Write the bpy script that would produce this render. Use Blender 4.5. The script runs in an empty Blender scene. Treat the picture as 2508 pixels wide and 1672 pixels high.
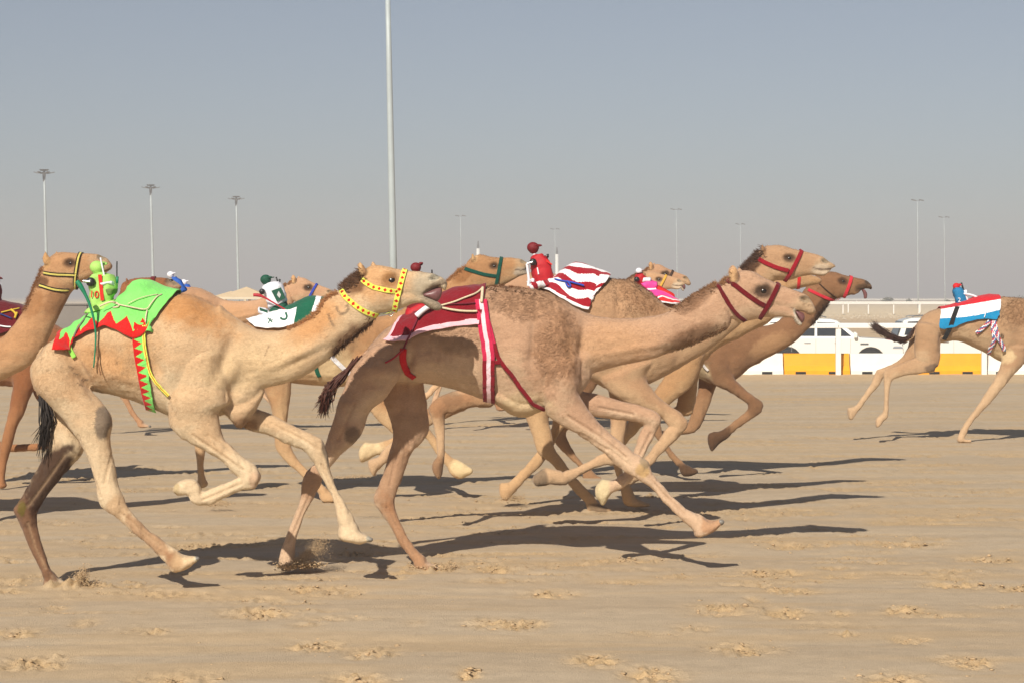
import bpy, math, random
import numpy as np
from mathutils import Vector, Matrix
from mathutils.bvhtree import BVHTree

scene = bpy.context.scene
C = scene.collection
rad = math.radians
PI = math.pi

# ---------------------------------------------------------------- camera
CAM_H = 2.0
F = 70.0 / 36.0 * 2508.0        # focal length in photo pixels
CX, HY = 1254.0, 726.0          # optical axis column, horizon row
cam = bpy.data.cameras.new('camera')
cam.lens = 70.0
cam.sensor_width = 36.0
cam.shift_y = -(836.0 - HY) / 2508.0
cam.clip_start = 0.1
cam.clip_end = 9000
cam_o = bpy.data.objects.new('camera', cam)
C.objects.link(cam_o)
cam_o.location = (0, 0, CAM_H)
cam_o.rotation_euler = (rad(90), 0, 0)
scene.camera = cam_o

# ---------------------------------------------------------------- sky and sun
SUN = Vector((-0.84, -2.5, 1.95)).normalized()      # direction towards the sun
elev = math.asin(SUN.z)
world = bpy.data.worlds.new('World')
scene.world = world
world.use_nodes = True
wn = world.node_tree
wn.nodes.clear()
w_out = wn.nodes.new('ShaderNodeOutputWorld')
w_bg = wn.nodes.new('ShaderNodeBackground')
w_sky = wn.nodes.new('ShaderNodeTexSky')
w_sky.sky_type = 'NISHITA'
w_sky.sun_disc = False
w_sky.sun_elevation = elev
w_sky.sun_rotation = math.atan2(SUN.x, SUN.y)
w_sky.altitude = 0
w_sky.air_density = 1.0
w_sky.dust_density = 0.35
w_sky.ozone_density = 4.0
w_hsv = wn.nodes.new('ShaderNodeHueSaturation')
w_hsv.inputs['Saturation'].default_value = 0.62
w_bg.inputs['Strength'].default_value = 0.056
wn.links.new(w_sky.outputs[0], w_hsv.inputs['Color'])
w_tint = wn.nodes.new('ShaderNodeVectorMath'); w_tint.operation = 'MULTIPLY'
w_tint.inputs[1].default_value = (1.0, 0.985, 1.0)        # dusty, slightly lilac air
wn.links.new(w_hsv.outputs[0], w_tint.inputs[0])
wn.links.new(w_tint.outputs[0], w_bg.inputs[0])
wn.links.new(w_bg.outputs[0], w_out.inputs[0])

sun = bpy.data.lights.new('sun', 'SUN')
sun.energy = 5.0
sun.angle = rad(0.6)
sun.color = (1.0, 0.925, 0.805)
sun_o = bpy.data.objects.new('sun', sun)
C.objects.link(sun_o)
sun_o.location = (-20, -60, 46)
sun_o.rotation_euler = (-SUN).to_track_quat('-Z', 'Y').to_euler()

vs = scene.view_settings
vs.view_transform = 'Standard'
vs.look = 'None'
vs.exposure = 0.2
vs.gamma = 1.0
vs.use_curve_mapping = False
scene.cycles.use_denoising = True
scene.cycles.max_bounces = 6
scene.cycles.diffuse_bounces = 3
scene.cycles.transparent_max_bounces = 6

# ---------------------------------------------------------------- helpers
def lin(r, g, b):
    def f(c):
        c /= 255.0
        return c / 12.92 if c <= 0.04045 else ((c + 0.055) / 1.055) ** 2.4
    return (f(r), f(g), f(b))

def unproject(x, y, d):
    return np.array([(x - CX) * d / F, d, CAM_H - (y - HY) * d / F])

def view(x0, y0, s):
    return lambda x, y: (x0 + x / s, y0 + y / s)

z1 = view(0, 560, 3.357)
z2 = view(0, 960, 3.136)
z3 = view(500, 600, 3.357)
z4 = view(600, 940, 3.136)
z5 = view(1100, 560, 3.357)
z6 = view(1150, 940, 3.136)
z7 = view(1700, 560, 4.704)
z8 = view(2000, 640, 3.409)
z9 = view(1600, 860, 4.704)
z0 = view(0, 0, 1.0)

_rng = np.random.RandomState(7)
_LAT = _rng.rand(64, 64, 64).astype(np.float32)

def vnoise(p):
    """smooth value noise on points (n,3), 0..1"""
    p = np.asarray(p, dtype=np.float64)
    i = np.floor(p).astype(np.int64)
    f = p - i
    f = f * f * (3 - 2 * f)
    a = i & 63
    b = (i + 1) & 63
    x0, y0, z0_ = a.T
    x1, y1, z1_ = b.T
    fx, fy, fz = f.T
    def L(u, v, t):
        return u + (v - u) * t
    return L(L(L(_LAT[x0, y0, z0_], _LAT[x1, y0, z0_], fx), L(_LAT[x0, y1, z0_], _LAT[x1, y1, z0_], fx), fy),
             L(L(_LAT[x0, y0, z1_], _LAT[x1, y0, z1_], fx), L(_LAT[x0, y1, z1_], _LAT[x1, y1, z1_], fx), fy), fz)

def fbm(p, oct=4, gain=0.5):
    s = 0; a = 1; t = 0
    p = np.asarray(p, dtype=np.float64)
    for k in range(oct):
        s = s + a * vnoise(p * (2 ** k) + 17.3 * k)
        t += a
        a *= gain
    return s / t

def mesh_from(name, verts, faces, smooth=True, mats=(), colors=None, mat_idx=None, face_colors=None):
    me = bpy.data.meshes.new(name)
    verts = np.asarray(verts, dtype=np.float32)
    if isinstance(faces, np.ndarray):
        k = faces.shape[1]
        n = len(faces)
        me.vertices.add(len(verts))
        me.vertices.foreach_set('co', verts.ravel())
        me.loops.add(n * k)
        me.loops.foreach_set('vertex_index', faces.astype(np.int32).ravel())
        me.polygons.add(n)
        me.polygons.foreach_set('loop_start', np.arange(0, n * k, k, dtype=np.int32))
        me.polygons.foreach_set('loop_total', np.full(n, k, dtype=np.int32))
        me.update(calc_edges=True)
        me.validate()
    else:
        me.from_pydata([tuple(map(float, v)) for v in verts], [], faces)
        me.update()
    if smooth:
        me.polygons.foreach_set('use_smooth', np.ones(len(me.polygons), dtype=bool))
    for m in mats:
        me.materials.append(m)
    if mat_idx is not None:
        me.polygons.foreach_set('material_index', np.asarray(mat_idx, dtype=np.int32))
    if colors is not None:
        at = me.color_attributes.new('Col', 'FLOAT_COLOR', 'POINT')
        c4 = np.ones((len(verts), 4), dtype=np.float32)
        c4[:, :3] = colors
        at.data.foreach_set('color', c4.ravel())
    if face_colors is not None:
        at = me.color_attributes.new('Col', 'FLOAT_COLOR', 'CORNER')
        tot = np.empty(len(me.polygons), dtype=np.int32)
        me.polygons.foreach_get('loop_total', tot)
        c4 = np.ones((int(tot.sum()), 4), dtype=np.float32)
        c4[:, :3] = np.repeat(np.asarray(face_colors, dtype=np.float32), tot, axis=0)
        at.data.foreach_set('color', c4.ravel())
    return me

def link(name, me, parent=None, offset=None):
    o = bpy.data.objects.new(name, me)
    C.objects.link(o)
    if parent is not None:
        o.parent = parent
    return o

def empty(name, loc, label=None, cat=None, group=None, rot=(0, 0, 0)):
    o = bpy.data.objects.new(name, None)
    o.empty_display_size = 0.2
    C.objects.link(o)
    o.location = loc
    o.rotation_euler = rot
    if label: o['label'] = label
    if cat: o['category'] = cat
    if group: o['group'] = group
    return o

def tag(o, label, cat, group=None):
    o['label'] = label
    o['category'] = cat
    if group: o['group'] = group
    return o

class MB:
    """collects simple shapes into one mesh"""
    def __init__(self):
        self.v = []; self.f = []
    def add(self, vs_, fs):
        o = len(self.v)
        self.v += [tuple(map(float, v)) for v in vs_]
        self.f += [tuple(int(i) + o for i in f) for f in fs]
        return self
    def box(self, c, s, rot=None, taper=1.0):
        vs_ = []
        for z in (-1, 1):
            k = taper if z > 0 else 1.0
            for x, y in ((-1, -1), (1, -1), (1, 1), (-1, 1)):
                p = Vector((x * s[0] / 2 * k, y * s[1] / 2 * k, z * s[2] / 2))
                if rot is not None: p = rot @ p
                vs_.append(p + Vector(c))
        return self.add(vs_, [(3, 2, 1, 0), (4, 5, 6, 7), (0, 1, 5, 4), (1, 2, 6, 5), (2, 3, 7, 6), (3, 0, 4, 7)])
    def tube(self, pts, radii, n=8, caps=True):
        pts = [Vector(p) for p in pts]
        if not hasattr(radii, '__len__'): radii = [radii] * len(pts)
        rings = []
        up = Vector((0.123, 0.31, 0.94)).normalized()
        for i, p in enumerate(pts):
            t = (pts[min(i + 1, len(pts) - 1)] - pts[max(i - 1, 0)])
            t = t.normalized() if t.length > 1e-9 else Vector((0, 0, 1))
            a = t.cross(up)
            if a.length < 1e-3: a = t.cross(Vector((1, 0, 0)))
            a.normalize(); b = t.cross(a)
            rings.append([p + (a * math.cos(2 * PI * k / n) + b * math.sin(2 * PI * k / n)) * radii[i] for k in range(n)])
        vs_ = [q for r in rings for q in r]
        fs = []
        for i in range(len(pts) - 1):
            for k in range(n):
                fs.append((i * n + k, i * n + (k + 1) % n, (i + 1) * n + (k + 1) % n, (i + 1) * n + k))
        if caps:
            fs.append(tuple(range(n - 1, -1, -1)))
            fs.append(tuple((len(pts) - 1) * n + k for k in range(n)))
        return self.add(vs_, fs)
    def ball(self, c, r, nu=14, nv=9, v0=0.0, v1=1.0, mat=None):
        if not hasattr(r, '__len__'): r = (r, r, r)
        vs_ = []; fs = []
        for j in range(nv + 1):
            th = PI * (v0 + (v1 - v0) * j / nv)
            for i in range(nu):
                ph = 2 * PI * i / nu
                p = Vector((math.sin(th) * math.cos(ph) * r[0], math.sin(th) * math.sin(ph) * r[1], math.cos(th) * r[2]))
                if mat is not None: p = mat @ p
                vs_.append(p + Vector(c))
        for j in range(nv):
            for i in range(nu):
                fs.append((j * nu + i, (j + 1) * nu + i, (j + 1) * nu + (i + 1) % nu, j * nu + (i + 1) % nu))
        return self.add(vs_, fs)
    def prism(self, poly, y0, y1):
        """poly of (x,z), extruded along y"""
        n = len(poly)
        vs_ = [(x, y0, z) for x, z in poly] + [(x, y1, z) for x, z in poly]
        fs = [tuple(range(n)), tuple(range(2 * n - 1, n - 1, -1))]
        fs += [(i, n + i, n + (i + 1) % n, (i + 1) % n) for i in range(n)]
        return self.add(vs_, fs)
    def build(self, name, mat, parent=None, smooth=False, bevel=0.0):
        me = bpy.data.meshes.new(name)
        me.from_pydata(self.v, [], self.f)
        me.update()
        if smooth:
            me.polygons.foreach_set('use_smooth', np.ones(len(me.polygons), dtype=bool))
        me.materials.append(mat)
        o = link(name, me, parent)
        if bevel > 0:
            b = o.modifiers.new('bevel', 'BEVEL')
            b.width = bevel; b.segments = 2; b.limit_method = 'ANGLE'; b.angle_limit = rad(35)
        return o

# ---------------------------------------------------------------- materials
def new_mat(name):
    m = bpy.data.materials.new(name)
    m.use_nodes = True
    nt = m.node_tree
    b = nt.nodes['Principled BSDF']
    return m, nt, b

def plain(name, col, rough=0.6, metal=0.0, noise=0.08, nscale=30.0, bump=0.0, bscale=200.0, sheen=0.0, spec=0.5, coat=0.0):
    m, nt, b = new_mat(name)
    b.inputs['Roughness'].default_value = rough
    b.inputs['Metallic'].default_value = metal
    b.inputs['Specular IOR Level'].default_value = spec
    b.inputs['Coat Weight'].default_value = coat
    if sheen:
        b.inputs['Sheen Weight'].default_value = sheen
    tc = nt.nodes.new('ShaderNodeTexCoord')
    n = nt.nodes.new('ShaderNodeTexNoise')
    n.inputs['Scale'].default_value = nscale
    n.inputs['Detail'].default_value = 5
    nt.links.new(tc.outputs['Object'], n.inputs['Vector'])
    mp = nt.nodes.new('ShaderNodeMapRange')
    mp.inputs['From Min'].default_value = 0.3
    mp.inputs['From Max'].default_value = 0.7
    mp.inputs['To Min'].default_value = 1.0 - noise
    mp.inputs['To Max'].default_value = 1.0 + noise
    nt.links.new(n.outputs[0], mp.inputs['Value'])
    mx = nt.nodes.new('ShaderNodeVectorMath')
    mx.operation = 'SCALE'
    mx.inputs[0].default_value = col
    nt.links.new(mp.outputs[0], mx.inputs['Scale'])
    nt.links.new(mx.outputs[0], b.inputs['Base Color'])
    if bump:
        n2 = nt.nodes.new('ShaderNodeTexNoise')
        n2.inputs['Scale'].default_value = bscale
        n2.inputs['Detail'].default_value = 3
        nt.links.new(tc.outputs['Object'], n2.inputs['Vector'])
        bp = nt.nodes.new('ShaderNodeBump')
        bp.inputs['Strength'].default_value = bump
        bp.inputs['Distance'].default_value = 0.004
        nt.links.new(n2.outputs[0], bp.inputs['Height'])
        nt.links.new(bp.outputs[0], b.inputs['Normal'])
    return m

def vcol_mat(name, rough=0.85, noise=0.15, nscale=25.0, fine=0.12, fscale=220.0, bump=0.35, bscale=160.0, bdist=0.006, stretch=(1, 1, 1), sheen=0.15, tint=True):
    """colour attribute 'Col' x object colour x noise, with a soft relief"""
    m, nt, b = new_mat(name)
    b.inputs['Roughness'].default_value = rough
    b.inputs['Specular IOR Level'].default_value = 0.25
    b.inputs['Sheen Weight'].default_value = sheen
    b.inputs['Sheen Roughness'].default_value = 0.5
    at = nt.nodes.new('ShaderNodeAttribute')
    at.attribute_name = 'Col'
    tc = nt.nodes.new('ShaderNodeTexCoord')
    mpg = nt.nodes.new('ShaderNodeMapping')
    mpg.inputs['Scale'].default_value = stretch
    nt.links.new(tc.outputs['Object'], mpg.inputs['Vector'])
    def noise_range(scale, amt, det=4, dist=0.0):
        n = nt.nodes.new('ShaderNodeTexNoise')
        n.inputs['Scale'].default_value = scale
        n.inputs['Detail'].default_value = det
        n.inputs['Distortion'].default_value = dist
        nt.links.new(mpg.outputs[0], n.inputs['Vector'])
        r = nt.nodes.new('ShaderNodeMapRange')
        r.inputs['From Min'].default_value = 0.25
        r.inputs['From Max'].default_value = 0.75
        r.inputs['To Min'].default_value = 1 - amt
        r.inputs['To Max'].default_value = 1 + amt
        nt.links.new(n.outputs[0], r.inputs['Value'])
        return n, r
    n1, r1 = noise_range(nscale, noise)
    n2, r2 = noise_range(fscale, fine, 3, 1.0)
    mul = nt.nodes.new('ShaderNodeMath'); mul.operation = 'MULTIPLY'
    nt.links.new(r1.outputs[0], mul.inputs[0]); nt.links.new(r2.outputs[0], mul.inputs[1])
    sc = nt.nodes.new('ShaderNodeVectorMath'); sc.operation = 'SCALE'
    nt.links.new(mul.outputs[0], sc.inputs['Scale'])
    if tint:
        oi = nt.nodes.new('ShaderNodeObjectInfo')
        vm = nt.nodes.new('ShaderNodeVectorMath'); vm.operation = 'MULTIPLY'
        nt.links.new(at.outputs['Color'], vm.inputs[0]); nt.links.new(oi.outputs['Color'], vm.inputs[1])
        nt.links.new(vm.outputs[0], sc.inputs[0])
    else:
        nt.links.new(at.outputs['Color'], sc.inputs[0])
    nt.links.new(sc.outputs[0], b.inputs['Base Color'])
    n3 = nt.nodes.new('ShaderNodeTexNoise')
    n3.inputs['Scale'].default_value = bscale
    n3.inputs['Detail'].default_value = 4
    n3.inputs['Distortion'].default_value = 1.5
    nt.links.new(mpg.outputs[0], n3.inputs['Vector'])
    bp = nt.nodes.new('ShaderNodeBump')
    bp.inputs['Strength'].default_value = bump
    bp.inputs['Distance'].default_value = bdist
    nt.links.new(n3.outputs[0], bp.inputs['Height'])
    nt.links.new(bp.outputs[0], b.inputs['Normal'])
    return m

M = {}
M['coat'] = vcol_mat('camel_coat', rough=0.9, noise=0.06, nscale=14, fine=0.16, fscale=150, bump=0.5, bscale=110, bdist=0.008, stretch=(0.45, 1, 1))
M['fur'] = vcol_mat('camel_fur', rough=0.85, noise=0.05, nscale=20, fine=0.0, bump=0.0, sheen=0.0)
M['hair'] = vcol_mat('camel_hair', rough=0.8, noise=0.3, nscale=40, fine=0.2, bump=0.2)
M['cloth'] = vcol_mat('printed_cloth', rough=0.9, noise=0.12, nscale=7, fine=0.08, fscale=300, bump=0.5, bscale=22, bdist=0.016, sheen=0.2, tint=False)
M['eye'] = plain('eye_black', (0.012, 0.008, 0.006), rough=0.22, noise=0.0)
M['mouth'] = plain('mouth_pink', lin(112, 74, 74), rough=0.4, noise=0.15, nscale=60)
M['nail'] = plain('toe_nail', lin(120, 115, 108), rough=0.5, noise=0.2, nscale=60)
M['black'] = plain('black_plastic', (0.015, 0.015, 0.015), rough=0.4)
M['white_cloth'] = plain('white_cloth', lin(228, 228, 232), rough=0.85, bump=0.3, bscale=60)
M['rope'] = plain('cream_rope', lin(205, 190, 160), rough=0.9, noise=0.2, nscale=120)
M['chrome'] = plain('steel', (0.55, 0.55, 0.55), rough=0.3, metal=1.0)

def smoothstep(a, b, x):
    t = np.clip((x - a) / (b - a), 0, 1)
    return t * t * (3 - 2 * t)
# ---------------------------------------------------------------- ground
def gpt(x, y, z=0.0):
    """ground point seen at photo pixel"""
    d = (CAM_H - z) * F / (y - HY)
    return ((x - CX) * d / F, d)

PRINTS = []      # (x, y, rx, ry, strength)
bl = view(0, 1300, 1.8756); br = view(1254, 1300, 1.8756)
for v, x, y, rx in ((bl, 1190, 375, 170), (bl, 160, 605, 170), (bl, 1450, 530, 120), (bl, 1700, 560, 130), (bl, 60, 470, 140), (bl, 2290, 425, 140), (bl, 800, 685, 200), (bl, 1650, 690, 150), (bl, 2150, 660, 60), (bl, 1440, 270, 170),
                    (br, 180, 285, 130), (br, 40, 430, 120), (br, 980, 355, 170), (br, 1250, 375, 120), (br, 1830, 365, 110), (br, 1060, 540, 170), (br, 380, 600, 130), (br, 650, 660, 150), (br, 2090, 600, 130), (br, 1760, 685, 180), (br, 2330, 260, 130),
                    (br, 1800, 60, 230), (br, 1280, 65, 150), (br, 2200, 130, 170), (br, 1280, 270, 130), (br, 2050, 245, 160), (br, 500, 130, 200), (br, 1200, 185, 170), (bl, 60, 235, 110), (bl, 1650, 100, 140), (bl, 900, 65, 190), (bl, 2250, 170, 160), (bl, 380, 250, 120), (bl, 2000, 165, 140)):
    sx, sy = v(x, y)
    gx, gy = gpt(sx, sy)
    PRINTS.append((gx, gy, rx / 1.8756 * gy / F, 0.16 + 0.06 * (rx / 150), 1.0))
rp = np.random.RandomState(11)
for i in range(620):
    d = 1 / (1 / 11.5 + (1 / 52 - 1 / 11.5) * rp.rand() ** 0.8)
    PRINTS.append(((rp.rand() - .5) * (0.9 * d + 6), d, 0.08 + 0.35 * rp.rand() ** 2.5, 0.06 + 0.14 * rp.rand(), 0.25 + 0.6 * rp.rand()))

for i in range(520):      # crumbly drag lines across the running lanes
    d = 1 / (1 / 14.0 + (1 / 40 - 1 / 14.0) * rp.rand())
    PRINTS.append(((rp.rand() - .5) * (0.9 * d + 4), d, (0.12 + 0.5 * rp.rand() ** 2) * d / 18, (0.05 + 0.07 * rp.rand()) * d / 16, 0.45 + 0.5 * rp.rand()))
MOUNDS = []
for v, x, y, rx, ry, hh in ((z2, 560, 1492, .16, .09, .05), (z2, 640, 1470, .06, .06, .07), (z2, 440, 1500, .08, .06, .04), (z4, 420, 1392, .16, .08, .04), (z4, 1420, 1420, .14, .07, .03), (z4, 1560, 1412, .10, .05, .02), (z6, 330, 890, .16, .10, .05), (z2, 1690, 862, .12, .08, .06)):
    gx, gy = gpt(*v(x, y)); MOUNDS.append((gx, gy, rx, ry, hh))

def ground_height(X, Y, want_mask=False):
    P = np.stack([X, Y, np.zeros_like(X)], axis=1)
    # graded track: long faint drag marks along the running direction
    Wp = P.copy(); Wp[:, 1] += (fbm(P * np.array([.16, .3, 1]) + 3, 3) - .5) * 2.2
    h = (fbm(Wp * np.array([0.22, 1.9, 1]), 3) - .5) * 0.026
    h += (fbm(Wp * np.array([0.7, 9.0, 1]) + 9, 3) - .5) * 0.008 * smoothstep(.35, .65, fbm(P * .35 + 70, 3)) * 1.6
    h += (fbm(P * np.array([6.0, 12.0, 1]) + 4, 3) - .5) * 0.007
    mask = np.zeros_like(X)
    for (cx, cy, rx, ry, s) in PRINTS:
        near = np.where((np.abs(X - cx) < rx * 2) & (np.abs(Y - cy) < ry * 2))[0]
        if len(near) == 0: continue
        r = ((X[near] - cx) / rx) ** 2 + ((Y[near] - cy) / ry) ** 2
        m = s * np.exp(-r ** 1.3) * (0.55 + 0.45 * np.clip((vnoise(P[near] * 9.0 + 3) - .35) * 3, 0, 1))
        mask[near] = np.maximum(mask[near], m)
    # long strips of loose sand thrown up along the track
    strip = smoothstep(.57, .70, fbm(P * np.array([0.35, 3.4, 1]) + 31, 4)) * smoothstep(.35, .6, fbm(P * np.array([1.4, 3.0, 1]) + 57, 3))
    strip = strip * smoothstep(9, 12, Y) * smoothstep(54, 44, Y)
    strip = strip * smoothstep(13.5, 16, Y)
    mask = np.maximum(mask, strip * .62)
    lump = np.abs(fbm(P * np.array([17.0, 13.0, 1]) + 2, 3) - .5) * 2
    fine = fbm(P * np.array([45.0, 34.0, 1]) + 8, 2) - .5
    h += mask * ((lump - .33) * 0.095 + fine * 0.055 - .004)
    for (cx, cy, rx, ry, hh) in MOUNDS:
        r = ((X - cx) / rx) ** 2 + ((Y - cy) / ry) ** 2
        m = np.exp(-r) * (r < 6)
        h += m * hh * (.6 + .9 * (lump - .2) + fine * .9); mask = np.maximum(mask, m * .9)
    # low bank under the barriers, then the sunken service road, then the second track
    bank = smoothstep(45.5, 47.5, Y) * smoothstep(56, 52, Y)
    h += bank * (0.035 + .03 * (fbm(P * np.array([1.5, 3, 1]), 3) - .4))
    drop = smoothstep(54, 66, Y) * (1 - smoothstep(218, 226, Y))
    h = h * (1 - .7 * smoothstep(54, 66, Y)) - 0.8 * drop
    far = smoothstep(300, 900, Y)
    h += far * (fbm(P * 0.004, 3) - .5) * 1.0
    if want_mask: return h, mask, bank
    return h

def build_ground():
    inv = np.linspace(1 / 9.2, 1 / 60.0, 440)
    rows = np.concatenate([np.linspace(-60, 8.6, 24), 1 / inv, np.geomspace(61, 6000, 70)])
    s_in = np.linspace(-1, 1, 690)
    s_out = np.geomspace(1.02, 60, 26)
    s = np.concatenate([-s_out[::-1], s_in, s_out])
    halfw = np.maximum(0.40 * np.abs(rows) + 1.6, 4.0)
    X = (s[None, :] * halfw[:, None]); Y = np.repeat(rows[:, None], len(s), axis=1)
    shp = X.shape
    x, y = X.ravel(), Y.ravel()
    h, mask, bank = ground_height(x, y, True)
    V = np.stack([x, y, h], axis=1)
    P = np.stack([x, y, 0 * x], axis=1)
    crust = np.array(lin(186, 167, 141)); loose = np.array(lin(192, 163, 123)); damp = np.array(lin(175, 155, 129))
    Wp = P.copy(); Wp[:, 1] += (fbm(P * np.array([.16, .3, 1]) + 3, 3) - .5) * 2.2
    t = fbm(Wp * np.array([.3, 2.2, 1]) + 5, 4)
    k = smoothstep(.38, .62, t)[:, None]
    col = crust * (1 - k * .55) + damp * (k * .55)
    k2 = smoothstep(.45, .7, fbm(P * np.array([.5, 4.0, 1]) + 77, 4))[:, None] * .45
    col = col + (loose - col) * k2
    col = col + (loose - col) * np.clip(mask * 1.2, 0, 1)[:, None]
    col = col + (np.array(lin(200, 172, 134)) - col) * (np.maximum(bank, smoothstep(54, 60, y)) * .9)[:, None]
    road = smoothstep(196, 198, y) * smoothstep(216, 214, y)
    col = col + (np.array(lin(96, 93, 90)) - col) * road[:, None]
    col = col + (np.array(lin(226, 204, 168)) - col) * smoothstep(216, 224, y)[:, None]
    col *= (.93 + .14 * fbm(P * np.array([9, 22, 1]), 3))[:, None]
    idx = np.arange(len(V)).reshape(shp)
    fs = np.stack([idx[:-1, :-1], idx[:-1, 1:], idx[1:, 1:], idx[1:, :-1]], axis=-1).reshape(-1, 4)
    me = mesh_from('ground', V, fs, True, [M['sand']], colors=col)
    o = link('ground', me); o['kind'] = 'structure'
    return o

M['sand'] = vcol_mat('sand', rough=0.95, noise=0.06, nscale=6, fine=0.14, fscale=140, bump=0.5, bscale=70, bdist=0.02, sheen=0.0, tint=False)
build_ground()

def clod_mesh(rng, n, pts, size, flat=.5):
    """small broken lumps of crust"""
    V = []; fs = []
    ico = np.array([(1, 0, 0), (0, 1, 0), (-1, 0, 0), (0, -1, 0), (0, 0, 1), (0, 0, -1)], dtype=float)
    tri = np.array([(0, 1, 4), (1, 2, 4), (2, 3, 4), (3, 0, 4), (1, 0, 5), (2, 1, 5), (3, 2, 5), (0, 3, 5)])
    for p, s in zip(pts, size):
        a = rng.rand() * 2 * PI
        q = ico * (1 + .5 * rng.rand(6, 1) * rng.choice([-1, 1], (6, 1))) * s * np.array([1.2, .9, flat])
        R = np.array([[math.cos(a), -math.sin(a), 0], [math.sin(a), math.cos(a), 0], [0, 0, 1]])
        fs.append(tri + len(V) * 6)
        V.append(q @ R.T + p)
    return np.concatenate(V), np.concatenate(fs)

rc = np.random.RandomState(21)
pts = []; sz = []
for (cx, cy, rx, ry, s) in PRINTS:
    if cy > 22: continue
    for i in range(int((26 if s < 1 else 75) * s * (rx / .3))):
        a = rc.rand() * 2 * PI; r = abs(rc.randn()) * .55
        pts.append((cx + math.cos(a) * r * rx, cy + math.sin(a) * r * ry * 1.2)); sz.append(.005 + (.010 if s < 1 else .020) * rc.rand() ** 4)
for i in range(900):
    d = 10 + 16 * rc.rand() ** 1.3
    pts.append(((rc.rand() - .5) * (.9 * d + 4), d)); sz.append(.004 + .012 * rc.rand() ** 4)
pts = np.array(pts); sz = np.array(sz)
hz = ground_height(pts[:, 0], pts[:, 1])
V, fs = clod_mesh(rc, len(pts), np.column_stack([pts, hz + sz * .02]), sz, .42)
cl = np.repeat(np.array(lin(184, 157, 122)) * (.88 + .22 * rc.rand(len(pts), 1)), 6, axis=0)
o = link('sand_clods', mesh_from('sand_clods', V, fs, False, [M['sand']], colors=cl))
o['kind'] = 'stuff'; o['label'] = 'broken lumps of sand scattered over the track'

# ---------------------------------------------------------------- barriers and rail along the far side of the track
M['wplastic'] = plain('white_plastic', lin(226, 223, 214), rough=.45, noise=.05, nscale=4)
M['yplastic'] = plain('yellow_plastic', lin(236, 160, 24), rough=.45, noise=.06, nscale=4)
M['wpaint'] = plain('white_paint', lin(228, 226, 220), rough=.4, noise=.04, nscale=6)
M['dark'] = plain('dark_hole', (.02, .02, .02), rough=.9)
BD = 50.6
def barrier_proto(mat):
    prof = [(-.22, 0), (-.22, .10), (-.13, .22), (-.09, .50), (-.05, .53), (.05, .53), (.09, .50), (.13, .22), (.22, .10), (.22, 0)]
    L = 1.66
    b = MB(); n = len(prof)
    vs_ = [(-L / 2, y, z) for y, z in prof] + [(L / 2, y, z) for y, z in prof]
    b.add(vs_, [tuple(range(n)), tuple(range(2 * n - 1, n - 1, -1))] + [(i, i + n, (i + 1) % n + n, (i + 1) % n) for i in range(n)])
    me = b.build('tmp', mat, bevel=0)
    d = me.data; bpy.data.objects.remove(me)
    return d
bar_me = {'y': barrier_proto(M['yplastic']), 'w': barrier_proto(M['wplastic'])}
sl = MB(); sl.box((0, -.222, .045), (.26, .02, .06))
slot_o = sl.build('tmp', M['dark']); slot_me = slot_o.data; bpy.data.objects.remove(slot_o)
names = {'y': 'yellow', 'w': 'white'}
px = 1917 + 81.5
step = 163.0
rb = random.Random(4)
WHERE = {0: 'yellow barrier right of the dark camel, behind the white rail post', 1: 'white barrier between the two yellow ones on the right', 2: 'yellow barrier behind the hind legs of the striped-cloth camel',
         3: 'white barrier at the right edge behind the leading camel', -1: 'white barrier just right of the dark brown camel', -2: 'yellow barrier glimpsed under the necks of the pack', -3: 'white barrier hidden behind the forelegs of the tan camel', -4: 'yellow barrier behind the belly of the tan camel', -5: 'white barrier behind the girth of the tan camel',
         -6: 'yellow barrier behind the rump of the maroon-cloth camel', -7: 'white barrier seen under the neck of the cream camel', -8: 'yellow barrier behind the chest of the cream camel', -9: 'white barrier behind the shoulder of the cream camel',
         -10: 'yellow barrier behind the belly of the cream camel', -11: 'white barrier behind the thigh of the cream camel'}
for k in range(-11, 4):
    t = 'y' if k % 2 == 0 else 'w'
    cx = px + k * step
    e = empty('track_barrier', ((cx - CX) * BD / F, BD + rb.uniform(-.03, .03), 0.03), WHERE.get(k, 'low %s plastic barrier hidden behind the running pack' % names[t]), 'barrier', 'barriers along the track', (0, 0, rb.uniform(-.012, .012)))
    link('barrier_shell', bar_me[t], e)
    for dx in (-.42, .42):
        s_ = link('fork_slot', slot_me, e); s_.location = (dx, 0, 0)
# single rail on posts, just in front of the barriers
e = empty('rail_fence', (0, BD - .45, 0), 'white single-rail running fence on posts in front of the barriers', 'fence')
xs = [((x - CX) * (BD - .45) / F) for x in (989, 1343, 1698, 2053, 2410, 2767)]
for x in xs:
    b = MB(); b.box((x, 0, .60), (.13, .10, 1.25)); b.build('post', M['wpaint'], e, bevel=.01)
for a, b_ in zip(xs[:-1], xs[1:]):
    b = MB(); b.box(((a + b_) / 2, -.056, 1.265), (b_ - a - .012, .05, .13)); b.build('rail', M['wpaint'], e, bevel=.012)

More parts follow.
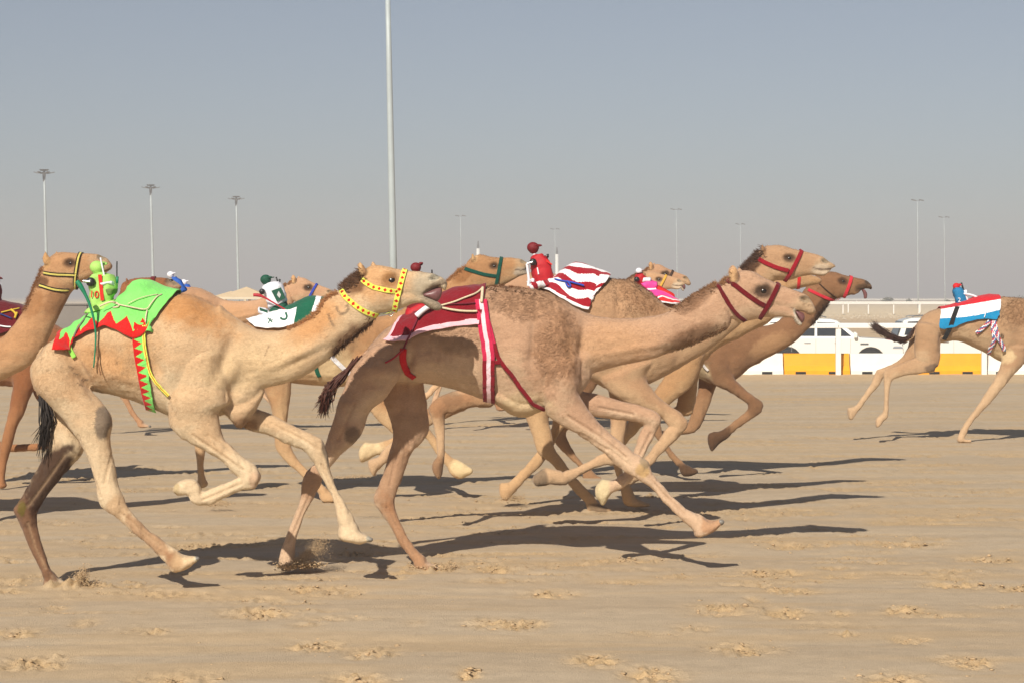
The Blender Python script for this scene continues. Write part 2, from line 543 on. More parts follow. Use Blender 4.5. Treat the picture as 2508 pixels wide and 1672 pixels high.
# ---------------------------------------------------------------- parked cars beyond
M['car_white'] = plain('white_car_paint', lin(222, 222, 216), rough=.25, noise=.02, coat=.6)
M['glass'] = plain('dark_glass', (.02, .024, .028), rough=.06, noise=0, spec=.8)
M['tyre'] = plain('tyre_rubber', (.02, .02, .02), rough=.8)
M['rim'] = plain('alloy_rim', (.5, .5, .5), rough=.35, metal=.9)
M['lamp_clear'] = plain('headlamp', (.26, .28, .31), rough=.1, noise=0, coat=1)
M['lamp_red'] = plain('tail_lamp', lin(170, 16, 16), rough=.15, noise=0, coat=1)
M['trim_grey'] = plain('grey_trim', (.10, .10, .10), rough=.5)
M['seam'] = plain('panel_seam', (.32, .32, .31), rough=.6)
def arch(cx, r, z0, n=10):
    return [(cx + r * math.cos(PI - PI * i / n), z0 + r * math.sin(PI - PI * i / n)) for i in range(n + 1)]
def build_suv(label, loc, rot=0.0):
    e = empty('parked_suv', loc, label, 'car', 'cars parked behind the barriers', (0, 0, rot)); e.scale = (1.06, 1.06, 1.04)
    lower = [(-2.5, .42), (-1.92, .36)] + [(x, max(z, .36)) for x, z in arch(-1.45, .50, .40)] + [(-.95, .33), (.90, .33)] + [(x, max(z, .36)) for x, z in arch(1.44, .50, .40)] + [(2.02, .36), (2.5, .40), (2.56, .62), (2.53, .95), (2.42, 1.08), (1.9, 1.17), (1.02, 1.22), (-2.35, 1.22), (-2.52, 1.10), (-2.56, .70)]
    b = MB(); b.prism(lower, -.96, .96); b.build('car_body', M['car_white'], e, bevel=.11)
    roof = MB()
    bot = [(-2.42, 1.20), (1.05, 1.20)]; top = [(-2.22, 1.86), (-1.9, 1.90), (-.1, 1.92), (.22, 1.86)]
    P = [(-2.42, 1.20), (1.10, 1.20), (.28, 1.82), (.05, 1.88), (-.9, 1.92), (-1.9, 1.90), (-2.2, 1.82)]
    vs_ = []
    for side in (-1, 1):
        for x, z in P:
            vs_.append((x, side * (.90 - .20 * (z - 1.2) / .7), z))
    n = len(P)
    roof.add(vs_, [tuple(range(n)), tuple(range(2 * n - 1, n - 1, -1))] + [(i, n + i, n + (i + 1) % n, (i + 1) % n) for i in range(n)])
    ca = roof.build('cabin', M['car_white'], e, bevel=.05)
    def side_panel(poly, name, mat, off, par):
        for s in (-1, 1):
            b = MB(); vs_ = [(x, s * (.90 - .20 * (z - 1.2) / .7 + off), z) for x, z in poly] + [(x, s * (.90 - .20 * (z - 1.2) / .7 - .02), z) for x, z in poly]
            m = len(poly)
            b.add(vs_, [tuple(range(m)), tuple(range(2 * m - 1, m - 1, -1))] + [(i, m + i, m + (i + 1) % m, (i + 1) % m) for i in range(m)])
            b.build(name, mat, par)
    side_panel([(-.42, 1.27), (.78, 1.27), (.20, 1.76), (-.42, 1.78)], 'window', M['glass'], .006, ca)
    side_panel([(-1.42, 1.27), (-.50, 1.27), (-.50, 1.78), (-1.42, 1.79)], 'window', M['glass'], .006, ca)
    side_panel([(-2.20, 1.29), (-1.52, 1.27), (-1.52, 1.79), (-2.05, 1.77)], 'window', M['glass'], .006, ca)
    b = MB(); b.add([(1.07, -.80, 1.25), (1.07, .80, 1.25), (.33, .68, 1.80), (.33, -.68, 1.80)], [(0, 1, 2, 3)]); w_ = b.build('windscreen', M['glass'], ca); w_.location = (.02, 0, .012)
    b = MB(); b.add([(-2.42, -.80, 1.27), (-2.42, .80, 1.27), (-2.24, .68, 1.78), (-2.24, -.68, 1.78)], [(3, 2, 1, 0)]); w_ = b.build('rear_window', M['glass'], ca); w_.location = (-.02, 0, .006)
    for s in (-1, 1):
        b = MB(); b.box((.92, s * 1.04, 1.30), (.12, .20, .17)); b.build('mirror', M['car_white'], e, bevel=.03)
        b = MB(); b.box((.30, s * .968, 1.03), (.22, .02, .035)); b.build('handle', M['rim'], e)
        b = MB(); b.box((-.75, s * .968, 1.03), (.22, .02, .035)); b.build('handle', M['rim'], e)
        for x in (-1.30, -.46, .74):
            b = MB(); b.box((x, s * .958, .78), (.012, .01, .80)); b.build('door_gap', M['seam'], e)
        b = MB(); b.box((1.22, s * .962, 1.0), (.28, .015, .06)); b.build('side_vent', M['trim_grey'], e)
        b = MB(); b.box((2.36, s * .80, .92), (.38, .36, .18), taper=.8); b.build('headlight', M['lamp_clear'], e, bevel=.04)
        b = MB(); b.box((-2.50, s * .84, 1.02), (.16, .26, .34)); b.build('tail_light', M['lamp_red'], e, bevel=.03)
        b = MB(); b.box((0, s * .962, .40), (2.0, .02, .10)); b.build('sill_trim', M['trim_grey'], e)
        for x in (-1.45, 1.44):
            t = MB(); t.tube([(x, s * .74, .39), (x, s * .78, .39), (x, s * .92, .39), (x, s * .965, .39)], [.37, .41, .41, .36], 24)
            t_ = t.build('wheel', M['tyre'], e, smooth=False)
            r_ = MB(); r_.tube([(x, s * .90, .39), (x, s * .972, .39)], [.26, .24], 18); r_.build('rim', M['rim'], t_)
            a_ = MB(); a_.tube([(x, s * .60, .40), (x, s * .93, .40)], [.492, .492], 24); a_.build('wheel_arch', M['dark'], e)
    b = MB(); b.box((2.50, 0, .80), (.12, 1.15, .34)); b.build('grille', M['trim_grey'], e)
    b = MB(); b.box((2.545, 0, .80), (.06, .9, .06)); b.build('grille_bar', M['rim'], e)
    for s in (-.66, .66):
        b = MB(); b.tube([(-1.9, s, 1.93), (-1.8, s, 1.97), (-.3, s, 1.985), (-.1, s, 1.93)], .022, 6); b.build('roof_rail', M['rim'], e)
    return e
CD = 75.0
build_suv('white SUV seen side on behind the rail post, front wheel showing', ((2201 - CX) * CD / F - 2.62, CD, -.80), rad(-9))
build_suv('white SUV with red tail light, half hidden behind the striped-cloth camel', ((2204 - CX) * CD / F + 2.60, CD + 1.2, -.80), rad(-2))

# ---------------------------------------------------------------- second track: double white rail, stone bank, far rail
def rail_line(label, D, x0, x1, gap, h, w, z=0.0, two=True):
    e = empty('rail_fence', ((x0 + x1) / 2, D, z), label, 'fence')
    c = (x0 + x1) / 2
    n = int((x1 - x0) / gap)
    for i in range(n + 1):
        b = MB(); b.box((x0 + i * gap - c, 0, h / 2), (w * 1.5, w, h)); b.build('post', M['wpaint'], e)
    for i in range(n):
        b = MB(); b.box((x0 + (i + .5) * gap - c, -w, h), (gap - .01, w, w * 1.6)); b.build('rail', M['wpaint'], e)
    return e
rail_line('front white rail of the far track beyond the parked cars', 228, 6, 74, 2.9, 1.18, .085)
rail_line('rear white rail of the far track, behind the front rail', 244, 6, 82, 8.8, 1.28, .085)
rail_line('thin white rail on the horizon right of the dark camel', 520, 15, 165, 15, 1.2, .12)
# stone bank
rs = np.random.RandomState(8)
e = empty('stone_bank', (40, 221, -.62), 'pale rubble stone bank below the far white rails', 'bank')
V = []; fs = []
pts = np.column_stack([rs.rand(1500) * 76 - 34, (rs.rand(1500) - .5) * 5, rs.rand(1500) * .25]); pts[:, 2] += (pts[:, 1] + 2.5) / 5 * .55
V, fs = clod_mesh(rs, 1500, pts, .05 + .08 * rs.rand(1500))
so = link('stones', mesh_from('stones', V, fs, False, [plain('pale_stone', lin(216, 204, 182), rough=.9, noise=.2, nscale=1.5)]), e); so['kind'] = 'stuff'

# ---------------------------------------------------------------- grey wall, tents and domes on the left
M['concrete'] = plain('grey_concrete', lin(118, 112, 106), rough=.9, noise=.10, nscale=.8, bump=.3, bscale=4)
e = empty('boundary_wall', (0, 92, -.8), 'long grey concrete wall behind the left half of the pack', 'wall')
x0 = (-420 - CX) * 92 / F; x1 = (1010 - CX) * 92 / F
n = 9; w = (x1 - x0) / n
for i in range(n):
    b = MB(); b.box((x0 + (i + .5) * w, 0, 1.2), (w - .03, .3, 2.4)); b.build('wall_panel', M['concrete'], e, bevel=.03)
    b = MB(); b.box((x0 + (i + .5) * w, 0, 2.43), (w - .02, .42, .06)); b.build('coping', M['concrete'], e)
M['canvas'] = plain('tan_canvas', lin(206, 182, 146), rough=.9, noise=.06, nscale=1)
M['cream'] = plain('cream_plaster', lin(206, 194, 170), rough=.9, noise=.06, nscale=1)
def tent(label, x, D, w, zt, ze, zf, posts=True):
    cx = (x - CX) * D / F
    e = empty('shade_tent', (cx, D, 0), label, 'tent')
    b = MB(); b.add([(-w / 2, -w / 2, ze), (w / 2, -w / 2, ze), (w / 2, w / 2, ze), (-w / 2, w / 2, ze), (0, 0, zt)], [(0, 1, 4), (1, 2, 4), (2, 3, 4), (3, 0, 4), (3, 2, 1, 0)]); b.build('tent_roof', M['canvas'], e)
    for s in (-1, 1):
        b = MB(); b.box((0, s * w / 2, (ze + zf) / 2), (w, .06, ze - zf)); b.build('valance', M['cream'], e)
    for sx in (-1, 1):
        for sy in (-1, 1):
            b = MB(); b.box((sx * (w / 2 - .1), sy * (w / 2 - .1), ze / 2 - .05), (.16, .16, ze)); b.build('post', M['cream'], e)
    return e
tent('tan pyramid shade tent above the wall left of the thick lamp mast', 604, 130, 3.4, 2.62, 1.95, 1.80)
tent('lower tan shade tent beside the pyramid one over the wall', 566, 134, 2.4, 2.35, 1.95, 1.82)
def dome_wall(label, x, D, r):
    cx = (x - CX) * D / F
    e = empty('domed_parapet', (cx, D, -.8), label, 'parapet')
    b = MB(); b.box((0, 0, 1.0), (r * 2.1, r * 1.6, 2.1)); b.build('base', M['cream'], e, bevel=.03)
    b = MB(); b.ball((0, 0, 2.04), (r, r * .8, r * .95), 20, 10, 0, .5); b.build('dome', M['cream'], e, smooth=True)
dome_wall('cream rounded dome left of the raised head at the left edge', 57, 118, .38)
dome_wall('smaller cream dome at the far left edge', 16, 119, .36)
b = MB(); b.box((0, 0, .45), (1.0, .4, .9), taper=.7); b.box((0, 0, .95), (.5, .25, .12))
o = b.build('traffic_barrier', plain('orange_plastic', lin(214, 84, 40), rough=.5)); o.location = ((628 - CX) * 88 / F, 88, .25); tag(o, 'orange-red plastic road block by the white and green rider', 'road block')
M['stand'] = None

# ---------------------------------------------------------------- lamp masts
M['galv'] = plain('galvanised_steel', lin(168, 178, 180), rough=.45, metal=.0, noise=.05, nscale=2)
M['lamp_dark'] = plain('lamp_housing', lin(92, 92, 92), rough=.6)
def mast(label, xb, xt, yt, D, rb_, rt, head):
    H = CAM_H + (HY - yt) * D / F
    X0 = (xb - CX) * D / F; X1 = (xt - CX) * D / F
    e = empty('lamp_mast', (X0, D, 0), label, 'lamp mast', 'floodlight masts round the track')
    lean = X1 - X0
    b = MB(); b.tube([(lean * t, 0, H * t) for t in (-.02, .25, .5, .75, 1)], [rb_ + (rt - rb_) * t for t in (0, .25, .5, .75, 1)], 14); b.build('mast_pole', M['galv'], e, smooth=True)
    if head == 'crown':
        b = MB(); b.tube([(lean, 0, H - 1.4), (lean, 0, H - .2)], [rt * 1.1, rt * 1.8], 10); b.build('mast_collar', M['lamp_dark'], e)
        b = MB(); b.tube([(lean, 0, H - .05), (lean, 0, H + .12)], [.45, .62], 14); b.build('crown_plate', M['lamp_dark'], e)
        for i in range(6):
            a = rad(i * 60 + 8)
            c_, s_ = math.cos(a), math.sin(a)
            b = MB(); b.tube([(lean + .2 * c_, .2 * s_, H - .25), (lean + .8 * c_, .8 * s_, H - .32)], .035, 6)
            b.box((lean + 1.0 * c_, 1.0 * s_, H - .28), (.6, .34, .09), Matrix.Rotation(a, 3, 'Z') @ Matrix.Rotation(rad(-14), 3, 'Y')); b.build('floodlight', M['lamp_dark'], e)
    elif head == 'twin':
        for s in (-1, 1):
            b = MB(); b.tube([(lean, 0, H), (lean + s * .45, 0, H + .06)], .04, 6)
            b.box((lean + s * .66, 0, H + .09), (.74, .5, .15), Matrix.Rotation(rad(12), 3, 'Y')); b.build('floodlight', M['lamp_dark'], e)
    return e
mast('thick grey mast rising out of the top of the picture', 967, 948.5, -60, 100, .205, .12, None)
mast('tall mast with floodlight crown behind the camel at the left edge', 117, 108, 418, 250, .23, .13, 'crown')
mast('floodlight mast with crown and cable loop left of the green cloth', 377, 369, 455, 283, .23, .13, 'crown')
mast('third floodlight crown mast, above the white and green rider', 585, 578.5, 483, 313, .23, .13, 'crown')
for lab, xb, xt, yt, D in (('slim twin-lamp mast left of the green-haltered head', 1130, 1128, 530, 380), ('shortest slim twin-lamp mast behind the red rider', 1362, 1359, 562, 440), ('slim twin-lamp mast above the hump of the striped-cloth camel', 1660, 1656, 514, 360),
                           ('slim twin-lamp mast left of the high red-haltered head', 1815, 1813, 550, 420), ('twin-lamp mast right of the dark camel, taller of two', 2249, 2247, 492, 330), ('shorter twin-lamp mast beside the small blue rider', 2315, 2312, 533, 390)):
    mast(lab, xb, xt, yt, D, .11, .06, 'twin')
def minaret(label, x, D, ytop, w):
    H = CAM_H + (HY - ytop) * D / F
    e = empty('white_tower', ((x - CX) * D / F, D, 0), label, 'tower')
    b = MB(); b.tube([(0, 0, -1), (0, 0, H * .88)], [w, w * .8], 10); b.build('shaft', M['wpaint'], e, smooth=True)
    b = MB(); b.tube([(0, 0, H * .88), (0, 0, H * .93), (0, 0, H)], [w * .5, w * .5, w * .2], 10); b.build('cap', M['lamp_dark'], e)
minaret('slender white tower behind the green-haltered head', 1171, 420, 590, .48)
minaret('slender white tower right of the red rider', 1364, 420, 606, .45)
# desert shrubs
def shrub(label, x, y, D, w, h, seed):
    r = np.random.RandomState(seed)
    e = empty('desert_shrub', ((x - CX) * D / F, D, CAM_H - (y - HY) * D / F), label, 'shrub')
    V = []; fs = []
    for i in range(700):
        u = r.randn(3); u /= np.linalg.norm(u); u[2] = abs(u[2])
        p = u * (r.rand() ** .4) * np.array([w / 2, w / 2, h]) * (.8 + .3 * math.sin(i * .7))
        s = .16 * (.5 + r.rand())
        d = r.randn(3) * s; d2 = r.randn(3) * s
        V += [p, p + d, p + d2]; fs.append((len(V) - 3, len(V) - 2, len(V) - 1))
    me = mesh_from('foliage', V, np.array(fs), False, [plain('shrub_green', lin(92, 92, 70), rough=.9, noise=.3, nscale=2)])
    link('foliage', me, e)
    b = MB(); b.tube([(0, 0, -.3), (0, 0, h * .6)], [.12, .05], 6); b.build('trunk', M['trim_grey'], e)
shrub('round grey-green shrub on the flat right of the dark camel', 2174, 741, 430, 2.7, 1.15, 1)
shrub('tiny shrub between the two right-hand masts', 2226, 740, 430, 1.2, .45, 2)
shrub('grey-green shrub at the right edge above the leading camel', 2500, 741, 430, 3.0, 1.4, 3)
shrub('low shrub beside the foot of the shorter right-hand mast', 2320, 740, 430, 1.0, .4, 4)
# ---------------------------------------------------------------- camels
def cr(p0, p1, p2, p3, t):
    return 0.5 * ((2 * p1) + (-p0 + p2) * t + (2 * p0 - 5 * p1 + 4 * p2 - p3) * t * t + (-p0 + 3 * p1 - 3 * p2 + p3) * t ** 3)

def resample(rows, k):
    rows = np.asarray(rows, dtype=np.float64)
    out = []
    n = len(rows)
    for i in range(n - 1):
        p0 = rows[max(i - 1, 0)]; p1 = rows[i]; p2 = rows[i + 1]; p3 = rows[min(i + 2, n - 1)]
        for j in range(k):
            out.append(cr(p0, p1, p2, p3, j / k))
    out.append(rows[-1])
    return np.array(out)

def st(v, *rows):
    """two traced edges per station -> photo pixels; optional 5th value: half width across, metres"""
    out = []
    for r in rows:
        a = v(r[0], r[1]); b = v(r[2], r[3])
        out.append((a[0], a[1], b[0], b[1], r[4] if len(r) > 4 else 0.0))
    return out

def pp(v, *pts):
    return [v(*p) for p in pts]

def normals_of(V, faces):
    n = len(V); fn = np.cross(V[faces[:, 1]] - V[faces[:, 0]], V[faces[:, 2]] - V[faces[:, 0]])
    N = np.zeros_like(V)
    for j in range(faces.shape[1]):
        for c in range(3):
            N[:, c] += np.bincount(faces[:, j], fn[:, c], n)
    return N / (np.linalg.norm(N, axis=1)[:, None] + 1e-12)

class Camel:
    def __init__(self, name, label, D, base, pale=None, voxel=0.009, smooth=5, group='racing camels on the track'):
        self.D = D; self.label = label; self.base = np.array(base); self.voxel = voxel; self.sm = smooth
        self.pale = np.array(pale if pale is not None else base)
        self.v = []; self.f = []
        self.brushes = []; self.paints = []; self.wool = []; self.fur_density = 6500
        self.name = name; self.group = group
    # -- geometry in the photograph's side view
    def loft(self, rows, lat=0.0, ratio=0.9, lat1=None, k=4, n=20, p=2.0, cap=0.55):
        rows = np.array(rows, dtype=np.float64)
        m = len(rows)
        lats = np.linspace(lat, lat if lat1 is None else lat1, m)
        full = []
        for r, l in zip(rows, lats):
            d = self.D + l
            a = unproject(r[0], r[1], d); b = unproject(r[2], r[3], d)
            h = np.linalg.norm(a - b) / 2
            full.append(np.concatenate([(a + b) / 2, (a - b) / 2, [r[4] if r[4] > 0 else h * ratio]]))
        R = resample(full, k)
        # rounded ends
        def capped(R, first):
            a, b = (R[0], R[1]) if first else (R[-1], R[-2])
            t = a[:3] - b[:3]
            L = np.linalg.norm(t)
            t = t / (L + 1e-9)
            r = min(np.linalg.norm(a[3:6]), a[6])
            res = []
            for off, s in ((0.35, 0.9), (0.7, 0.66), (0.93, 0.3)):
                q = a.copy(); q[:3] = a[:3] + t * r * off * cap; q[3:] = a[3:] * s
                res.append(q)
            return res
        R = np.array(capped(R, True)[::-1] + list(R) + capped(R, False))
        th = np.arange(n) * 2 * PI / n
        c, s = np.cos(th), np.sin(th)
        e = 2.0 / p
        c = np.sign(c) * np.abs(c) ** e; s = np.sign(s) * np.abs(s) ** e
        o = len(self.v)
        V = R[:, None, :3] + c[None, :, None] * R[:, None, 3:6]
        V[:, :, 1] += s[None, :] * R[:, None, 6]
        V = V.reshape(-1, 3)
        nr = len(R)
        fs = []
        for i in range(nr - 1):
            for j in range(n):
                fs.append((o + i * n + j, o + i * n + (j + 1) % n, o + (i + 1) * n + (j + 1) % n, o + (i + 1) * n + j))
        c0 = o + len(V); c1 = c0 + 1
        for j in range(n):
            fs.append((c0, o + (j + 1) % n, o + j))
            fs.append((c1, o + (nr - 1) * n + j, o + (nr - 1) * n + (j + 1) % n))
        # orientation
        vv = np.vstack([V, R[0][:3], R[-1][:3]])
        vol = 0.0
        for f in fs:
            a, b, d_ = vv[f[0] - o], vv[f[1] - o], vv[f[2] - o]
            vol += np.dot(a - R[nr // 2][:3], np.cross(b - R[nr // 2][:3], d_ - R[nr // 2][:3]))
            if len(f) == 4:
                e_ = vv[f[3] - o]
                vol += np.dot(a - R[nr // 2][:3], np.cross(d_ - R[nr // 2][:3], e_ - R[nr // 2][:3]))
        if vol < 0:
            fs = [f[::-1] for f in fs]
        self.v += list(vv)
        self.f += fs
        return self
    def blob(self, v, x, y, rx, ry, lat, rl, ang=0):
        """ellipsoid: centre and radii in view pixels, lateral place and radius in metres"""
        x0, y0 = v(x, y); s = v(1, 0)[0] - v(0, 0)[0]
        d = self.D + lat
        c = unproject(x0, y0, d); k = d / F * s
        rot = Matrix.Rotation(rad(ang), 3, 'Y')
        mb = MB(); mb.ball((0, 0, 0), (rx * k, rl, ry * k), 16, 10, mat=rot)
        o = len(self.v)
        self.v += [np.array(q) + c for q in mb.v]
        self.f += [tuple(i + o for i in f) for f in mb.f]
        return self
    def brush(self, v, x, y, rx, ry, amt, ang=0, lat=None):
        x0, y0 = v(x, y); s = v(1, 0)[0] - v(0, 0)[0]
        self.brushes.append((x0, y0, rx * s, ry * s, amt, rad(ang), lat))
        return self
    def paint(self, v, x, y, rx, ry, col, k=1.0, ang=0, lat=None, soft=0.5, rough=0.35):
        x0, y0 = v(x, y); s = v(1, 0)[0] - v(0, 0)[0]
        self.paints.append(('e', x0, y0, rx * s, ry * s, np.array(col), k, rad(ang), lat, soft, rough))
        return self
    def woolly(self, v, x, y, rx, ry, ang=0):
        x0, y0 = v(x, y); s = v(1, 0)[0] - v(0, 0)[0]
        self.wool.append((x0, y0, rx * s, ry * s, rad(ang)))
        return self
    def line(self, v, pts, width, col, k=1.0, lat=None, groove=0.0):
        s = v(1, 0)[0] - v(0, 0)[0]
        self.paints.append(('l', np.array(pp(v, *pts)), width * s, np.array(col), k, lat, groove))
        return self
    # -- surface
    def project(self, V):
        return CX + F * V[:, 0] / V[:, 1], HY + F * (CAM_H - V[:, 2]) / V[:, 1]
    def finish(self):
        me = bpy.data.meshes.new('raw')
        me.from_pydata([tuple(map(float, q)) for q in self.v], [], self.f)
        me.update()
        ob = bpy.data.objects.new('raw', me)
        C.objects.link(ob)
        rm = ob.modifiers.new('remesh', 'REMESH')
        rm.mode = 'VOXEL'; rm.voxel_size = self.voxel
        dg = bpy.context.evaluated_depsgraph_get()
        me2 = bpy.data.meshes.new_from_object(ob.evaluated_get(dg))
        bpy.data.objects.remove(ob); bpy.data.meshes.remove(me)
        n = len(me2.vertices)
        V = np.empty(n * 3, dtype=np.float32); me2.vertices.foreach_get('co', V)
        V = V.reshape(-1, 3).astype(np.float64)
        nf = len(me2.polygons)
        lt = np.empty(nf, dtype=np.int32); me2.polygons.foreach_get('loop_total', lt)
        li = np.empty(int(lt.sum()), dtype=np.int32); me2.loops.foreach_get('vertex_index', li)
        if (lt == 4).all():
            faces = li.reshape(-1, 4)
        else:
            me2.calc_loop_triangles()
            t = np.empty(len(me2.loop_triangles) * 3, dtype=np.int32); me2.loop_triangles.foreach_get('vertices', t)
            faces = t.reshape(-1, 3)
        bpy.data.meshes.remove(me2)
        k = faces.shape[1]
        e = np.concatenate([faces[:, [i, (i + 1) % k]] for i in range(k)])
        a, b = e[:, 0], e[:, 1]
        deg = np.bincount(a, minlength=n) + np.bincount(b, minlength=n)
        def lap(X):
            out = np.empty_like(X)
            for c in range(X.shape[1]):
                out[:, c] = np.bincount(a, X[b, c], n) + np.bincount(b, X[a, c], n)
            return out / np.maximum(deg, 1)[:, None]
        for it in range(self.sm):
            V = V + 0.55 * (lap(V) - V)
            V = V - 0.50 * (lap(V) - V) * (1 if it % 2 else 0)
        def normals(V):
            p0, p1, p2 = V[faces[:, 0]], V[faces[:, 1]], V[faces[:, 2]]
            fn = np.cross(p1 - p0, p2 - p0)
            N = np.zeros_like(V)
            for j in range(k):
                for c in range(3):
                    N[:, c] += np.bincount(faces[:, j], fn[:, c], n)
            return N / (np.linalg.norm(N, axis=1)[:, None] + 1e-12)
        N = normals(V)
        def sel(lat_):
            l = V[:, 1] - self.D
            if lat_ is None: return 1.0
            if lat_ == 'n': return smoothstep(0.03, -0.02, l)
            if lat_ == 'f': return smoothstep(-0.03, 0.02, l)
            return ((l > lat_[0]) & (l < lat_[1])).astype(float)
        x, y = self.project(V)
        if len(self.brushes):
            disp = np.zeros(n)
            for (bx, by, rx, ry, amt, ang, lat_) in self.brushes:
                dx = x - bx; dy = y - by
                u = dx * math.cos(ang) + dy * math.sin(ang); w = -dx * math.sin(ang) + dy * math.cos(ang)
                disp += 1.9 * amt * np.exp(-((u / rx) ** 2 + (w / ry) ** 2)) * sel(lat_)
            # only surfaces that face sideways take it fully
            V = V + N * (disp * (0.15 + 0.85 * np.abs(N[:, 1])))[:, None]
        # slight unevenness of flesh and wool
        legs = smoothstep(1.25, .95, V[:, 2])
        V = V + N * ((fbm(V * 6.0, 3) - 0.5) * 0.016 + (fbm(V * 30.0 + 5, 2) - 0.5) * 0.005 + legs * (fbm(V * np.array([24.0, 24.0, 5.0]) + 11, 3) - .5) * .020
                     + (1 - legs) * (fbm(V * np.array([4.0, 9.0, 13.0]) + 23, 3) - .5) * .016)[:, None]
        V = V + 0.25 * (lap(V) - V)
        N = normals(V)
        col = np.tile(self.base, (n, 1)).astype(np.float64)
        # paler underside and inner legs, patchy
        nz = fbm(V * 5.0 + 3.1, 4)
        under = smoothstep(0.15, -0.75, N[:, 2] + (nz - 0.5) * 0.9)
        col = col + (self.pale - col) * (under * 0.75)[:, None]
        low = smoothstep(1.15, 0.75, V[:, 2] + (nz - 0.5) * 0.5)
        col = col + (self.pale - col) * (low * 0.45)[:, None]
        col *= (0.92 + 0.16 * fbm(V * np.array([5.0, 5, 9]), 4))[:, None]
        disp = np.zeros(n)
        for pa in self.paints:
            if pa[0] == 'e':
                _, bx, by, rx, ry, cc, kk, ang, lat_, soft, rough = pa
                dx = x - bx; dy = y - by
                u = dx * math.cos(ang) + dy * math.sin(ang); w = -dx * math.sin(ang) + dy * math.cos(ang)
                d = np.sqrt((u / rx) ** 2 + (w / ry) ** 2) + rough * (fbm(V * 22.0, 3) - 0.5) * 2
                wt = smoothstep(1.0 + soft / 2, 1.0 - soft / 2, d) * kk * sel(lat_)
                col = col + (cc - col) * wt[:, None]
            else:
                _, P, wd, cc, kk, lat_, groove = pa
                d = np.full(n, 1e9)
                for i in range(len(P) - 1):
                    A = P[i]; B = P[i + 1]; ab = B - A
                    t = np.clip(((x - A[0]) * ab[0] + (y - A[1]) * ab[1]) / (ab @ ab + 1e-9), 0, 1)
                    d = np.minimum(d, np.hypot(x - A[0] - t * ab[0], y - A[1] - t * ab[1]))
                wt = smoothstep(wd * 1.3, wd * 0.5, d) * sel(lat_)
                col = col + (cc - col) * (wt * kk)[:, None]
                disp += groove * wt
        V = V + N * (disp * np.abs(N[:, 1]))[:, None]
        self.V = V; self.faces = faces; self.N = N; self.col = np.clip(col, 0.003, 0.9)
        self.bvh = BVHTree.FromPolygons(V.tolist(), faces.tolist())
        # root
        self.base_pt = np.array([float(np.median(V[:, 0])), self.D, 0.0])
        self.root = empty(self.name, tuple(self.base_pt), self.label, 'camel', self.group)
        me = mesh_from('body', V - self.base_pt, faces, True, [M['coat']], colors=self.col)
        self.body = link('body', me, self.root)
        self._fur()
        return self
    def _fur(self):
        """short coat: one fine blade per hair tuft, combed back and down; woolly where marked"""
        rng = np.random.RandomState(int(self.D * 100) % 9973)
        V, Fc, N = self.V, self.faces, normals_of(self.V, self.faces)
        q = Fc.shape[1]
        a, b, c_ = V[Fc[:, 0]], V[Fc[:, 1]], V[Fc[:, 2]]
        area = np.linalg.norm(np.cross(b - a, c_ - a), axis=1) * (1.0 if q == 4 else .5)
        n = int(area.sum() * self.fur_density)
        w_face = np.zeros(len(Fc))
        cen = V[Fc].mean(axis=1)
        fx, fy = self.project(cen)
        for (wx, wy, rx, ry, ang) in self.wool:
            dx = fx - wx; dy = fy - wy
            u = dx * math.cos(ang) + dy * math.sin(ang); w = -dx * math.sin(ang) + dy * math.cos(ang)
            w_face = np.maximum(w_face, smoothstep(1.25, .55, np.sqrt((u / rx) ** 2 + (w / ry) ** 2) + .5 * (fbm(cen * 12, 2) - .5)))
        pr = area * (1 + 1.0 * w_face); pr /= pr.sum()
        f = rng.choice(len(Fc), n, p=pr)
        if q == 4:
            s, t = rng.rand(n, 1), rng.rand(n, 1)
            def mixv(X): return (X[Fc[f, 0]] * (1 - s) + X[Fc[f, 1]] * s) * (1 - t) + (X[Fc[f, 3]] * (1 - s) + X[Fc[f, 2]] * s) * t
        else:
            s, t = rng.rand(n, 1), rng.rand(n, 1); fl = (s + t) > 1; s = np.where(fl, 1 - s, s); t = np.where(fl, 1 - t, t)
            def mixv(X): return X[Fc[f, 0]] * (1 - s - t) + X[Fc[f, 1]] * s + X[Fc[f, 2]] * t
        P = mixv(V); Nn = mixv(N); Nn /= np.linalg.norm(Nn, axis=1)[:, None] + 1e-9
        col = mixv(self.col)
        W = w_face[f]
        low = smoothstep(1.2, .9, P[:, 2])
        g = np.stack([-.85 + .6 * low, np.zeros(n), -.35 - .5 * low], axis=1)
        swirl = np.stack([vnoise(P * 5 + 1) - .5, vnoise(P * 5 + 40) - .5, vnoise(P * 5 + 80) - .5], axis=1)
        curl = np.stack([vnoise(P * 42 + 3) - .5, vnoise(P * 42 + 50) - .5, vnoise(P * 42 + 90) - .5], axis=1)
        g = g + swirl * 1.3 + curl * (W * 3.4)[:, None] + rng.randn(n, 3) * .22
        d = g - Nn * (g * Nn).sum(axis=1)[:, None]; d /= np.linalg.norm(d, axis=1)[:, None] + 1e-9
        L = (.013 + .006 * (1 - low) + .012 * W) * (.6 + .8 * rng.rand(n))
        al = rad(5) + rad(8) * rng.rand(n) + W * rad(17)
        tip = P + d * (L * np.cos(al))[:, None] + Nn * (L * np.sin(al))[:, None]
        sd = np.cross(Nn, d) * (.0016 + .0012 * W)[:, None]
        P0 = P - Nn * .001
        VV = np.stack([P0 + sd, P0 - sd, tip], axis=1).reshape(-1, 3)
        sn = Nn + np.cross(sd, d) * 0 + rng.randn(n, 3) * .05 + d * (.12 * (rng.rand(n) - .35) + .14 * W * (rng.rand(n) - .5))[:, None]
        sn /= np.linalg.norm(sn, axis=1)[:, None]
        k = (.93 + .14 * rng.rand(n)) * (1 - .12 * W * rng.rand(n))
        k *= .94 + .12 * vnoise(P * np.array([26.0, 40, 40]))
